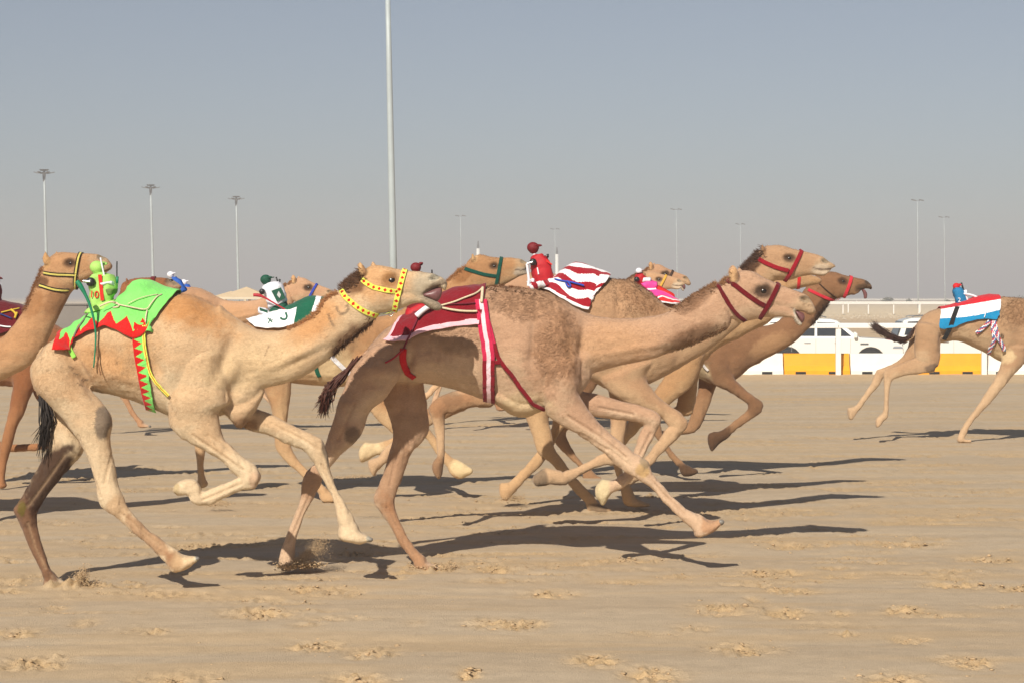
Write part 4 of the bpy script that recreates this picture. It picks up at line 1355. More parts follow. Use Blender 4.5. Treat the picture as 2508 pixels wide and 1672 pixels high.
    c.rope('rope', z1, [(820, 640), (900, 605), (960, 610), (980, 640), (930, 650)], .006, M['rope'])
    mb = MB(); p, nn = c.hit(*z1(1350, 545)); 
    return c

# ======== tan camel with the maroon cloth
def build_tan():
    c = Camel('racing_camel', 'tan camel in maroon cloth with pale pink edging, dark red halter, centre of pack', 14.6,
              lin(180, 144, 116), lin(210, 184, 154), voxel=0.0100, smooth=3)
    c.fur_density = 17000
    c.woolly(z5, 890, 950, 190, 330, 8).woolly(z5, 620, 600, 420, 150, 14).woolly(z5, 2000, 900, 280, 70, -22).woolly(z5, 2050, 560, 200, 70, -40).woolly(z3, 2100, 780, 300, 120, 5)
    c.loft(st(z3, (1330, 880, 1330, 1060, .08), (1390, 800, 1400, 1100, .16), (1480, 700, 1510, 1120, .21), (1620, 615, 1640, 1130, .25), (1780, 540, 1780, 1130, .275), (1930, 430, 1920, 1150, .285), (2090, 355, 2080, 1190, .29), (2280, 345, 2250, 1250, .295)) +
           st(z5, (420, 470, 400, 1430, .29), (600, 488, 560, 1500, .28), (780, 525, 740, 1490, .25), (930, 590, 900, 1460, .22), (1050, 655, 1040, 1400, .18), (1140, 700, 1130, 1300, .14)), k=3, n=28, p=2.15)
    c.loft(st(z5, (950, 610, 1000, 1380, .16), (1080, 680, 1110, 1260, .15), (1200, 725, 1210, 1180, .135), (1340, 742, 1340, 1145, .125), (1500, 740, 1500, 1105, .115), (1660, 722, 1680, 1065, .11), (1800, 690, 1830, 1005, .105), (1900, 630, 1950, 960, .10),
              (2000, 560, 2080, 915, .10), (2100, 500, 2200, 870, .095), (2200, 455, 2300, 810, .09)), k=3, n=24)
    c.loft(st(z7, (300, 660, 540, 1085, .085), (400, 575, 620, 1065, .098), (520, 500, 710, 1045, .102), (640, 490, 790, 1025, .098), (760, 540, 870, 1020, .088), (880, 605, 960, 1022, .076), (1000, 650, 1050, 1018, .064), (1110, 685, 1120, 995, .058), (1200, 720, 1190, 955, .060),
              (1280, 750, 1265, 960, .060), (1340, 810, 1320, 985, .054), (1378, 880, 1358, 985, .044), (1392, 925, 1380, 970, .03)), k=3, n=22, p=2.2)
    c.loft(st(z7, (1020, 940, 1040, 1025, .04), (1110, 950, 1110, 1025, .04), (1160, 975, 1140, 1035, .042), (1195, 1040, 1165, 1065, .042), (1240, 1095, 1205, 1115, .035)), k=3)
    for l in (-.078, .078):
        dx = 0 if l < 0 else 75; dy = 0 if l < 0 else 25
        c.loft(st(z7, (420 + dx, 610 + dy, 525 + dx, 580 + dy, .022), (400 + dx, 545 + dy, 520 + dx, 520 + dy, .022), (405 + dx, 480 + dy, 490 + dx, 470 + dy, .02), (432 + dx, 430 + dy, 455 + dx, 430 + dy, .012)), lat=l, n=12)
    # chest pad
    c.loft(st(z5, (380, 1250, 400, 1450, .20), (500, 1280, 520, 1530, .17), (620, 1300, 640, 1545, .15), (760, 1290, 770, 1490, .13)), k=3)
    # near hind
    c.loft(st(z3, (1330, 880, 1600, 850, .10), (1215, 1010, 1635, 1010, .14), (1160, 1140, 1570, 1150, .135), (1100, 1300, 1480, 1270, .12)) + st(z4, (690, 260, 960, 210, .10), (640, 400, 905, 350, .085), (605, 500, 835, 450, .075), (560, 580, 735, 545, .062), (500, 640, 650, 650, .055), (455, 700, 592, 730, .052),
              (438, 775, 572, 800, .047), (425, 880, 510, 905, .038), (385, 985, 460, 1010, .034), (335, 1130, 405, 1155, .034), (285, 1245, 388, 1240, .044), (268, 1310, 375, 1320, .05)), lat=-.16, lat1=-.14, k=4)
    c.loft(st(z4, (285, 1260, 388, 1250, .045), (262, 1340, 375, 1350, .06), (270, 1400, 360, 1420, .055)), lat=-.14, k=4)
    # far hind
    c.loft(st(z3, (1480, 950, 1750, 980, .12), (1470, 1120, 1800, 1120, .13)) + st(z4, (1060, 90, 1390, 90, .12), (1098, 230, 1402, 230, .11), (1130, 340, 1418, 330, .10), (1130, 450, 1370, 440, .08), (1100, 560, 1280, 530, .065), (1060, 700, 1212, 720, .058), (1005, 815, 1168, 830, .055), (985, 885, 1150, 905, .052),
              (1035, 975, 1170, 985, .045), (1092, 1070, 1205, 1070, .038), (1178, 1210, 1265, 1200, .034), (1245, 1300, 1345, 1290, .038), (1300, 1380, 1395, 1345, .046)), lat=.16, lat1=.14, k=4)
    c.loft(st(z4, (1290, 1340, 1380, 1320, .045), (1310, 1425, 1400, 1360, .06), (1400, 1435, 1430, 1385, .07), (1490, 1425, 1490, 1400, .05)), lat=.14, k=4, p=2.3)
    c.blob(z4, 1390, 1405, 100, 32, .14, .07, 0)
    # near fore, stretched forward
    c.loft(st(z5, (760, 1150, 1100, 1050, .10), (770, 1330, 1080, 1250, .125)) + st(z6, (575, 130, 835, 50, .125), (600, 240, 880, 150, .105), (720, 325, 980, 280, .08), (900, 430, 1090, 380, .066), (1040, 535, 1195, 460, .06), (1150, 640, 1280, 535, .058), (1235, 695, 1370, 590, .058), (1310, 735, 1405, 680, .05),
              (1400, 805, 1480, 770, .04), (1500, 920, 1580, 880, .035), (1595, 1010, 1690, 970, .04), (1650, 1060, 1760, 990, .047), (1700, 1095, 1810, 1025, .05)), lat=-.14, lat1=-.17, k=4)
    c.loft(st(z6, (1690, 1080, 1790, 1010, .045), (1735, 1150, 1850, 1050, .06), (1800, 1166, 1900, 1050, .07), (1880, 1120, 1935, 1050, .06)), lat=-.17, k=4, p=2.4)
    for l in (-.20, -.14):
        c.blob(z6, 1915, 1065, 28, 30, l, .028)
    c.blob(z6, 1822, 1108, 112, 52, -.17, .072, -27)
    # far fore, folded
    c.loft(st(z5, (900, 1200, 1130, 1150, .10), (980, 1400, 1150, 1250, .10)) + st(z6, (800, 200, 860, 50, .085), (960, 250, 980, 75, .075), (1100, 268, 1130, 120, .062), (1250, 285, 1310, 160, .058), (1340, 315, 1440, 215, .056), (1375, 345, 1472, 270, .052)), lat=.12, lat1=.16, k=4)
    c.blob(z6, 1410, 275, 66, 66, .16, .058)
    c.loft(st(z6, (1340, 320, 1475, 300, .05), (1310, 360, 1440, 370, .042), (1285, 440, 1395, 450, .036), (1255, 540, 1340, 560, .034), (1200, 650, 1280, 680, .036), (1150, 710, 1240, 760, .042)), lat=.16, k=4)
    c.loft(st(z6, (1240, 755, 1150, 690, .042), (1160, 810, 1110, 730, .05), (1080, 850, 1060, 740, .06), (1030, 930, 1020, 735, .065), (990, 900, 1000, 760, .06)), lat=.16, k=4, p=2.3)
    # tail
    c.loft(st(z3, (1290, 920, 1330, 865, .04), (1200, 1000, 1250, 970, .032), (1110, 1080, 1170, 1080, .028), (1040, 1180, 1100, 1180, .024), (1000, 1260, 1040, 1265, .018)), lat=-.03, k=4, n=10)
    # flesh
    c.brush(z5, 900, 850, 90, 330, .014, 0); c.brush(z5, 700, 900, 40, 300, -.010, 5); c.brush(z5, 1090, 1000, 40, 240, -.016, 5)
    c.brush(z5, 900, 1200, 130, 130, .016); c.brush(z5, 560, 1250, 60, 110, -.016, -15); c.brush(z5, 640, 1360, 60, 60, -.012)
    c.brush(z3, 1680, 1000, 40, 160, -.024, 10); c.brush(z3, 1900, 850, 140, 120, -.010); c.brush(z3, 1450, 1000, 120, 150, .010)
    c.brush(z5, 1150, 1170, 60, 60, -.012); c.brush(z5, 1500, 990, 330, 30, .006, -10)
    c.brush(z4, 860, 380, 40, 70, .008, 0, 'n'); c.brush(z6, 1290, 620, 60, 40, .006, 45, 'n')
    c.brush(z6, 1150, 560, 120, 14, -.006, 38, 'n'); c.brush(z6, 1480, 840, 120, 12, -.006, 45, 'n')
    for (x, y) in ((200, 900), (120, 950), (40, 1000), (-60, 1000), (-140, 980)):
        c.brush(z5, x, y, 16, 130, .003, 8)
    c.brush(z7, 790, 650, 90, 30, .010, 10); c.brush(z7, 795, 725, 60, 45, -.010); c.brush(z7, 650, 880, 130, 90, .008); c.brush(z7, 980, 900, 190, 40, -.006, 8)
    c.brush(z7, 1275, 812, 42, 30, -.018, 20); c.brush(z7, 1290, 775, 60, 16, .006, 25); c.brush(z7, 1280, 850, 55, 14, .006, 15)
    c.paint(z7, 795, 722, 112, 80, lin(52, 34, 24), .9, 5, soft=.8, rough=.2); c.paint(z7, 1280, 812, 64, 40, (.03, .02, .015), 1, 20, soft=.5, rough=.05)
    c.paint(z7, 1290, 900, 130, 120, lin(186, 160, 128), .6, soft=.9)
    c.line(z7, [(1120, 912), (1180, 945), (1260, 975), (1340, 990)], 10, lin(95, 70, 58), .8); c.line(z7, [(1155, 940), (1175, 1040), (1215, 1090), (1250, 1110)], 14, lin(190, 185, 170), .8)
    c.paint(z7, 455, 540, 45, 90, lin(200, 160, 110), .6, 5); c.paint(z7, 500, 550, 26, 60, lin(110, 78, 54), .6)
    c.paint(z5, 880, 960, 170, 280, lin(158, 117, 84), .6, 10, soft=.9); c.paint(z5, 650, 600, 330, 130, lin(160, 120, 88), .5, 12, soft=1.1)
    c.paint(z5, 1000, 1150, 90, 140, lin(158, 117, 84), .4, soft=1)
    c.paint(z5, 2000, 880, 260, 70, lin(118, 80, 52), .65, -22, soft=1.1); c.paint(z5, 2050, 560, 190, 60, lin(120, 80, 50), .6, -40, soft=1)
    c.paint(z5, 620, 1480, 220, 120, lin(206, 184, 146), .8, soft=.9); c.paint(z5, 1350, 950, 330, 170, lin(190, 146, 104), .5, soft=1.2)
    c.paint(z4, 820, 390, 60, 70, lin(105, 86, 72), .8, -20, 'n', soft=.5)
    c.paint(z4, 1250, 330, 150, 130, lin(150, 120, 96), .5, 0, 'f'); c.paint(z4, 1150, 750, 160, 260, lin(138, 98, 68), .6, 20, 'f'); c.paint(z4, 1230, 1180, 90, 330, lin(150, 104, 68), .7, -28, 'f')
    c.paint(z4, 510, 760, 110, 160, lin(140, 98, 70), .5, 0, 'n')
    c.paint(z6, 1330, 660, 60, 50, lin(184, 150, 95), .7, 40, 'n'); c.paint(z6, 1345, 605, 36, 50, lin(140, 122, 96), .7, -40, 'n')
    c.paint(z6, 1020, 850, 60, 140, lin(205, 190, 150), .8, 5, 'f', soft=.4)
    c.paint(z6, 1850, 1080, 70, 80, lin(160, 110, 70), .55, 30, 'n')
    tend(c, ((z6, 'n', [(760, 250), (1000, 400), (1200, 560)]), (z6, 'n', [(850, 380), (1050, 500)]), (z6, 'n', [(1370, 700), (1500, 850), (1650, 995)]), (z4, 'n', [(840, 160), (720, 430)]), (z4, 'n', [(520, 790), (420, 1030), (340, 1210)]), (z4, 'f', [(1180, 480), (1110, 780)]),
             (z4, 'f', [(1090, 950), (1170, 1120), (1290, 1300)]), (z6, 'f', [(1000, 180), (1250, 230)]), (z6, 'f', [(1390, 380), (1310, 540)])))
    c.finish()
    c.eyes(z7, 800, 722, .034)
    for (vv, x, y, l, rr) in ((z6, 1932, 1058, -.20, 20), (z6, 1928, 1064, -.14, 20), (z4, 1492, 1412, .11, 16), (z4, 1492, 1414, .17, 16)):
        nail(c, vv, x, y, l, rr)
    mo = Camel('x', '', c.D, (1, 1, 1)); mo.loft(st(z7, (1165, 945, 1170, 970, .035), (1215, 955, 1205, 1040, .04), (1260, 975, 1235, 1085, .035)), k=2, n=14)
    c.add('mouth', mo.v, [tuple(f) for f in mo.f], M['mouth'])
    c.hair('mane', z7, [(230, 690), (280, 620), (340, 590), (390, 570)], 350, .04, (-1, -.3), lin(140, 98, 62), jitter=7, nrm=.4, seed=12)
    c.hair('mane', z5, [(1880, 650), (1950, 600), (2050, 540), (2150, 480), (2220, 450)], 700, .03, (-.9, -.3), lin(112, 76, 46), jitter=7, nrm=.3, seed=13)
    c.hair('throat_hair', z5, [(1900, 970), (2050, 920), (2180, 860), (2290, 800)], 600, .035, (-.8, .4), lin(108, 72, 46), jitter=6, nrm=.2, seed=14)
    rng = np.random.RandomState(6)
    mb = MB()
    for i in range(190):
        t = rng.rand()
        a = unproject(*z3(1290 - 230 * t + rng.randn() * 12, 905 + 240 * t + rng.randn() * 10), c.D - .03 + rng.randn() * .015)
        m_ = unproject(*z3(1120 - 100 * t + rng.randn() * 18, 1100 + 70 * t + rng.randn() * 14), c.D - .03 + rng.randn() * .025)
        k_ = unproject(*z3(1030 - 40 * t + rng.randn() * 22, 1230 + rng.randn() * 20), c.D - .03 + rng.randn() * .03)
        e_ = unproject(*z3(975 + rng.randn() * 32, 1350 + rng.randn() * 40), c.D - .03 + rng.randn() * .03)
        mb.tube([q - c.base_pt for q in (a, m_, k_, e_)], [.005, .006, .005, .001], 4)
    mb.build('tail_tassel', plain('tail_auburn', lin(74, 34, 20), rough=.6, noise=.3, nscale=60), c.root, smooth=True)
    hal = lin(96, 8, 18)
    c.band('noseband', z7, (975, 625), (730, 1075), .034, solid(hal), n=120)
    c.strap('cheek_strap', z7, [(370, 585), (480, 660), (600, 755), (720, 840), (815, 890)], .034, solid(hal))
    c.strap('neck_strap', z7, [(265, 640), (330, 760), (420, 890), (510, 1000), (590, 1060)], .032, solid(hal))
    # maroon cloth with pale edging
    def cloth(u, a, x, y):
        if a < .038 and u < .985: return PINK
        if u < .035: return PINK
        if .20 < u < .72 and .60 < a < .63: return PINK
        return MAR
    c.drape('saddle_cloth', z3, [(1490, 800, 1640, 600), (1580, 805, 1720, 575), (1660, 800, 1800, 520), (1760, 750, 1880, 450), (1880, 710, 1980, 390), (2000, 685, 2090, 350), (2130, 668, 2200, 342), (2270, 662, 2320, 342)] , cloth, seed=8.0, nu=150, nt=140, wr=.014)
    c.bvh_cloth_main = c.bvh_cloth
    def gth(s, w):
        return lin(226, 196, 204) if .34 < w < .66 else (HOT if s < .45 else lin(124, 8, 26))
    c.strap('girth_strap', z5, [(262, 600), (275, 700), (295, 850), (318, 1000), (325, 1150), (328, 1280), (335, 1400)], .088, gth, lift=.020, cols=9)
    c.strap('breast_strap', z5, [(300, 680), (345, 860), (395, 1040), (450, 1120), (540, 1240), (640, 1370), (710, 1440), (785, 1470)], .030, lambda s, w: HOT if s < .25 else lin(124, 8, 26), lift=.016)
    c.strap('link_strap', z5, [(335, 1090), (380, 1090), (420, 1090)], .03, solid(lin(124, 8, 26)), lift=.018)
    c.strap('flank_strap', z3, [(1640, 850), (1632, 930), (1645, 1000), (1680, 1050), (1730, 1085)], .05, solid(lin(190, 18, 26)), lift=.004)
    c.rope('rope', z3, [(1940, 500), (2050, 470), (2150, 430), (2240, 395), (2290, 350)], .007, M['rope'])
    c.rope('rope', z3, [(1950, 515), (2050, 535), (2150, 545), (2245, 545)], .008, M['rope'])
    c.rope('rope', z3, [(2290, 350), (2285, 420), (2280, 470)], .011, M['rope'])
    dr = plain('dark_red_cord', lin(110, 16, 40), rough=.8)
    c.rope('cord', z3, [(1760, 590), (1720, 680), (1670, 780), (1640, 850)], .007, dr)
    c.rope('cord', z3, [(1640, 855), (1590, 900), (1540, 940), (1490, 965)], .007, plain('red_cord', lin(165, 30, 45), rough=.8), on_cloth=False)
    c.rope('cord', z3, [(1960, 490), (2080, 485), (2230, 478)], .005, dr)
    return c
def face(c, v, eye, nos, s, ang=0, tone=None):
    """brow, socket, nostril and dark eye patch; s = view pixels per 10 cm of head"""
    c.brush(v, eye[0], eye[1] - .34 * s, .45 * s, .2 * s, .010, ang); c.brush(v, eye[0], eye[1], .36 * s, .28 * s, -.010, ang)
    c.brush(v, nos[0], nos[1], .26 * s, .17 * s, -.018, ang + 10); c.brush(v, nos[0], nos[1] - .25 * s, .4 * s, .12 * s, .006, ang + 10)
    c.paint(v, eye[0], eye[1], .55 * s, .38 * s, DARK, .9, ang, soft=.8, rough=.2)
    c.paint(v, nos[0], nos[1], .36 * s, .22 * s, (.025, .018, .014), 1, ang + 10, soft=.5, rough=.05)
    c.paint(v, nos[0], nos[1] + .4 * s, .9 * s, .9 * s, tone or lin(180, 158, 128), .5, soft=.9)

def ears(c, v, x, y, dx, s, ang=0.0):
    for l in (-.075, .075):
        o = 0 if l < 0 else dx
        k = s / 100.0
        c.loft(st(v, (x - 26 * k + o, y, x + 26 * k + o, y - 8 * k, .022), (x - 30 * k + o, y - 30 * k, x + 22 * k + o, y - 38 * k, .022), (x - 24 * k + o, y - 62 * k, x + 8 * k + o, y - 62 * k, .018), (x - 12 * k + o, y - 82 * k, x - 4 * k + o, y - 82 * k, .010)), lat=l, n=12)

def tassel(c, pts, n, col, seed, lat=0.0, jit=5.0, r=.005, end=12.0):
    """tail hair along traced photo points"""
    rng = np.random.RandomState(seed)
    P = np.array(pts, dtype=float)
    mb = MB()
    for i in range(n):
        t = rng.rand() * .5
        q = []
        for k in range(5):
            u = (t + (1 - t) * k / 4) * (len(P) - 1)
            a = int(min(u, len(P) - 2)); p = P[a] + (P[a + 1] - P[a]) * (u - a)
            j = jit * (.5 + k / 4.0) if k < 4 else end
            p = p + rng.randn(2) * j * .6
            q.append(unproject(p[0], p[1], c.D + lat + rng.randn() * .02) - c.base_pt)
        mb.tube(q, [r, r, r * .9, r * .7, r * .2], 4)
    return mb.build('tail_tassel', plain('tail_hair_%d' % seed, col, rough=.65, noise=.3, nscale=60), c.root, smooth=True)

# ======== left edge: head raised over the green cloth
def build_left():
    c = Camel('racing_camel', 'camel at the left edge with raised head in yellow and black halter', 17.2, lin(174, 132, 94), lin(206, 174, 134), voxel=.0125, smooth=3)
    c.loft(st(z1, (-1480, 820, -1460, 1150, .1), (-1380, 740, -1370, 1260, .2), (-1200, 660, -1180, 1310, .26), (-950, 560, -930, 1330, .285), (-720, 560, -690, 1370, .29), (-540, 680, -500, 1400, .27), (-380, 810, -330, 1390, .22), (-260, 880, -180, 1330, .17)), k=3, n=24, p=2.15)
    c.loft(st(z1, (-420, 800, -200, 1380, .16), (-240, 920, -80, 1290, .14), (-100, 945, 60, 1222, .125), (30, 880, 250, 1120, .115), (110, 790, 385, 950, .11), (185, 690, 450, 790, .105), (245, 575, 520, 655, .10), (290, 450, 580, 545, .095), (335, 350, 610, 500, .09)), k=3, n=22)
    c.loft(st(z1, (340, 330, 520, 545, .085), (395, 245, 600, 510, .098), (475, 197, 645, 465, .10), (570, 193, 690, 430, .094), (660, 203, 745, 402, .078), (755, 206, 800, 385, .064), (825, 220, 845, 372, .06), (880, 250, 880, 358, .054), (910, 285, 908, 338, .038)), k=3, n=20, p=2.2)
    ears(c, z1, 385, 290, 90, 125)
    for (x, lat) in ((-520, -.15), (-330, .15)):
        c.loft(st(z1, (x - 130, 1180, x + 150, 1180, .12), (x - 90, 1400, x + 110, 1400, .11), (x - 55, 1650, x + 70, 1650, .06), (x - 45, 1850, x + 55, 1850, .055), (x - 30, 2100, x + 28, 2100, .036), (x - 30, 2330, x + 35, 2330, .042), (x - 50, 2440, x + 90, 2440, .065)), lat=lat)
    for (x, lat) in ((-1350, -.16), (-1180, .16)):
        c.loft(st(z1, (x - 130, 1000, x + 200, 1000, .13), (x - 100, 1300, x + 170, 1300, .12), (x - 20, 1600, x + 140, 1600, .08), (x - 100, 1900, x + 40, 1900, .055), (x - 80, 2200, x + 0, 2200, .036), (x - 50, 2350, x + 30, 2350, .045), (x - 60, 2440, x + 90, 2440, .065)), lat=lat)
    face(c, z1, (575, 285), (830, 238), 95, 0)
    c.paint(z1, 340, 440, 60, 50, lin(80, 50, 30), .8); c.paint(z1, 480, 600, 160, 110, lin(120, 80, 50), .6, -50, soft=1)
    c.paint(z1, 260, 620, 90, 120, lin(140, 96, 58), .6, 30); c.paint(z1, 380, 270, 30, 60, lin(190, 150, 100), .6)
    c.line(z1, [(905, 335), (870, 345), (830, 360)], 6, lin(70, 52, 45), .8)
    c.line(z1, [(780, 330), (700, 345), (640, 380)], 5, lin(140, 100, 68), .5)
    c.finish()
    c.eyes(z1, 580, 288, .022)
    c.hair('mane', z1, [(345, 320), (300, 420), (255, 540), (200, 660)], 500, .035, (-1, .2), lin(120, 78, 44), jitter=4, nrm=.3, seed=31)
    yb = lambda s, w: lin(30, 20, 12) if (w < .29 or w > .71) else lin(196, 184, 96)
    c.band('noseband', z1, (668, 203), (632, 420), .034, yb, cols=7)
    c.strap('cheek_strap', z1, [(360, 365), (450, 378), (550, 382), (640, 385)], .034, yb, cols=7)
    c.strap('neck_strap', z1, [(325, 468), (400, 492), (480, 508), (565, 508)], .034, yb, cols=7)
    return c

# ======== brown camel behind, maroon cloth at the picture edge
def build_brown():
    c = Camel('racing_camel', 'brown camel behind the green cloth, dark red strap on its face', 20.8, lin(138, 88, 54), lin(166, 122, 84), voxel=.0145, smooth=3)
    c.loft(st(z1, (-560, 820, -540, 1120, .1), (-430, 700, -420, 1210, .2), (-250, 625, -240, 1260, .26), (-60, 600, -50, 1290, .28), (120, 625, 120, 1300, .28), (280, 680, 270, 1300, .26), (420, 760, 410, 1270, .22), (540, 840, 520, 1200, .16)), k=3, n=22)
    c.loft(st(z1, (420, 760, 480, 1200, .15), (560, 830, 620, 1110, .13), (700, 780, 780, 990, .115), (830, 690, 900, 880, .105), (930, 600, 1010, 760, .10), (1000, 500, 1090, 660, .09)), k=3, n=20)
    c.loft(st(z1, (1010, 440, 1040, 640, .085), (1070, 415, 1100, 610, .097), (1150, 403, 1180, 595, .10), (1250, 397, 1270, 575, .09), (1340, 400, 1350, 550, .07), (1410, 415, 1415, 525, .06), (1460, 440, 1458, 510, .052), (1488, 465, 1482, 500, .035)), k=3, n=20)
    ears(c, z1, 1045, 445, 70, 60)
    c.loft(st(z1, (60, 1050, 380, 1080, .12)) + st(z2, (100, -60, 270, -40, .11), (92, 20, 235, 20, .09), (70, 140, 190, 150, .07), (35, 270, 130, 280, .06), (5, 400, 95, 400, .055), (-10, 550, 50, 555, .04), (-5, 660, 38, 660, .042), (-20, 730, 60, 715, .06)), lat=-.13)
    c.loft(st(z1, (250, 1100, 560, 1150, .11)) + st(z2, (260, 20, 480, 60, .09), (380, 150, 520, 200, .065), (420, 280, 520, 300, .055)), lat=.12)
    c.loft(st(z2, (440, 300, 460, 410, .05), (320, 385, 330, 440, .04), (200, 395, 205, 452, .036), (110, 398, 112, 460, .042), (30, 380, 35, 455, .05), (-40, 360, -30, 460, .06)), lat=.12)
    for (x, lat) in ((-480, -.16), (-300, .16)):
        c.loft(st(z1, (x - 110, 900, x + 170, 900, .13), (x - 100, 1180, x + 140, 1180, .12), (x - 20, 1450, x + 110, 1450, .08), (x - 90, 1700, x + 20, 1700, .05), (x - 60, 1950, x, 1950, .036), (x - 50, 2090, x + 60, 2090, .06)), lat=lat)
    face(c, z1, (1400, 430), (1440, 450), 80)
    c.finish()
    c.eyes(z1, 1405, 432, .02)
    c.band('noseband', z1, (1262, 397), (1270, 575), .045, solid(lin(96, 14, 22)))
    c.drape('saddle_cloth', z1, [(-380, 900, -330, 660), (-200, 880, -180, 620), (-20, 880, 0, 600), (110, 840, 130, 625), (200, 780, 215, 655)], lambda u, a, x, y: lin(92, 8, 20), nu=60, nt=70, seed=5)
    c.rope('rope', z1, [(10, 690), (90, 670), (160, 655)], .008, plain('yellow_rope', lin(200, 168, 50), rough=.9))
    c.rope('rope', z1, [(90, 665), (130, 700), (120, 740), (140, 690)], .012, bpy.data.materials['yellow_rope'])
    c.rope('rope', z1, [(0, 700), (40, 715), (95, 738)], .008, plain('blue_rope', lin(40, 50, 110), rough=.9))
    c.rope('rope', z1, [(0, 798), (45, 806), (90, 808)], .008, M['white_cloth'])
    return c

# ======== camel in white and green, green halter
def build_green():
    c = Camel('racing_camel', 'camel in white and dark green cloth with green halter, behind the front pair', 19.6, lin(164, 122, 84), lin(202, 172, 132), voxel=.0135, smooth=3)
    c.loft(st(z3, (110, 760, 130, 960, .09), (200, 690, 220, 1050, .18), (340, 640, 350, 1100, .24), (500, 590, 510, 1120, .27), (680, 520, 680, 1130, .28), (850, 460, 840, 1145, .285), (1020, 450, 1000, 1160, .285), (1180, 490, 1150, 1165, .26), (1320, 550, 1280, 1120, .21), (1440, 600, 1400, 1040, .16)), k=3, n=24, p=2.1)
    c.loft(st(z3, (1280, 530, 1360, 1080, .15), (1430, 590, 1540, 930, .13), (1570, 560, 1690, 800, .115), (1700, 480, 1830, 690, .105), (1820, 390, 1950, 600, .10)) + st(z5, (0, 420, 120, 610, .095), (90, 330, 240, 560, .09)), k=3, n=22)
    c.loft(st(z5, (120, 320, 260, 520, .085), (185, 232, 325, 502, .096), (260, 212, 385, 487, .098), (340, 232, 435, 474, .09), (420, 240, 485, 450, .076), (500, 241, 540, 420, .063), (565, 246, 578, 398, .058), (612, 256, 605, 375, .053), (634, 278, 630, 335, .04)), k=3, n=20, p=2.2)
    c.loft(st(z5, (530, 360, 540, 412, .04), (590, 342, 600, 392, .042), (636, 350, 630, 385, .03)), k=3, n=12)
    ears(c, z5, 200, 262, 60, 75)
    # hind
    c.loft(st(z4, (60, -230, 330, -210, .13), (100, -100, 352, -70, .12), (130, 30, 355, 60, .105), (190, 150, 342, 170, .085), (215, 270, 325, 285, .065), (225, 400, 342, 425, .055), (232, 490, 372, 515, .05), (300, 580, 422, 592, .042), (400, 672, 482, 655, .035), (500, 770, 568, 742, .034), (575, 850, 650, 818, .042)), lat=-.15)
    c.loft(st(z4, (570, 870, 655, 825, .05), (610, 905, 690, 850, .065), (740, 900, 740, 868, .05)), lat=-.15)
    c.loft(st(z2, (1420, -150, 1700, -100, .12), (1460, 60, 1660, 100, .1), (1480, 230, 1620, 260, .075), (1492, 400, 1585, 410, .055), (1508, 540, 1568, 545, .042), (1522, 650, 1572, 650, .044), (1515, 715, 1600, 700, .06)), lat=.15)
    # fore
    c.loft(st(z0, (850, 880, 950, 880, .11), (875, 940, 955, 930, .1), (905, 1005, 965, 980, .07), (950, 1050, 1000, 1015, .058), (978, 1075, 1025, 1040, .055)), lat=-.14)
    c.loft(st(z0, (1012, 1030, 1000, 1088, .05), (975, 1062, 968, 1100, .04), (945, 1080, 940, 1115, .042)), lat=-.14)
    c.loft(st(z4, (1100, 430, 1110, 540, .05), (1000, 450, 1020, 545, .055), (925, 440, 955, 575, .07), (888, 475, 902, 600, .065)), lat=-.14)
    c.loft(st(z0, (890, 900, 970, 880, .1), (935, 970, 995, 930, .085)) + st(z4, (1140, 210, 1210, 100, .065), (1260, 310, 1330, 230, .056), (1345, 380, 1400, 320, .05), (1390, 420, 1440, 372, .04), (1455, 515, 1508, 465, .035), (1512, 590, 1565, 540, .036), (1562, 645, 1625, 572, .044)), lat=.13)
    c.loft(st(z4, (1555, 640, 1620, 570, .045), (1585, 705, 1660, 590, .06), (1650, 728, 1705, 622, .068), (1725, 695, 1748, 648, .055)), lat=.13)
    c.loft(st(z3, (800, 950, 820, 1130, .16), (1000, 950, 1010, 1165, .15), (1150, 900, 1150, 1150, .12)), k=3)
    c.brush(z3, 1250, 900, 60, 160, -.02, 20); c.brush(z3, 1420, 720, 150, 130, .014); c.brush(z3, 1150, 950, 60, 120, -.015, -10)
    face(c, z5, (370, 308), (608, 268), 75, 5)
    c.paint(z3, 1060, 1010, 160, 150, lin(216, 192, 150), .8, soft=.8); c.paint(z5, 120, 380, 100, 50, lin(130, 84, 46), .7, -40); c.paint(z5, 210, 240, 25, 40, lin(200, 164, 118), .6)
    c.paint(z5, 600, 360, 60, 40, lin(190, 180, 165), .7); c.paint(z4, 1680, 660, 110, 70, lin(216, 196, 152), .7, 30); c.paint(z4, 960, 510, 100, 90, lin(210, 190, 150), .7)
    c.line(z5, [(545, 335), (590, 345), (634, 330)], 6, lin(80, 60, 50), .8)
    c.finish()
    c.eyes(z5, 372, 310, .022)
    c.hair('mane', z5, [(130, 320), (60, 360), (0, 420)], 300, .04, (-1, -.1), lin(150, 100, 56), jitter=4, nrm=.3, seed=41)
    g = lin(10, 70, 58)
    c.band('noseband', z5, (430, 240), (385, 480), .034, solid(g))
    c.strap('cheek_strap', z5, [(130, 330), (200, 352), (290, 378), (390, 392)], .034, solid(g))
    GR = lin(10, 88, 64); 
    def cloth(u, a, x, y):
        X = (x - 500) * 3.357; Y = (y - 600) * 3.357
        if u > .58: return WHT if abs(X - (905 + (560 - Y) * .28)) < 22 else GR
        return GR if a > .23 + .05 * math.sin(u * 9) else WHT
    c.drape('saddle_cloth', z3, [(330, 640, 420, 600), (420, 690, 500, 580), (520, 700, 600, 550), (640, 690, 700, 500), (740, 660, 790, 470), (820, 660, 880, 440), (900, 640, 960, 420), (960, 560, 1010, 425)], cloth, nu=120, nt=100, seed=2, off=.03)
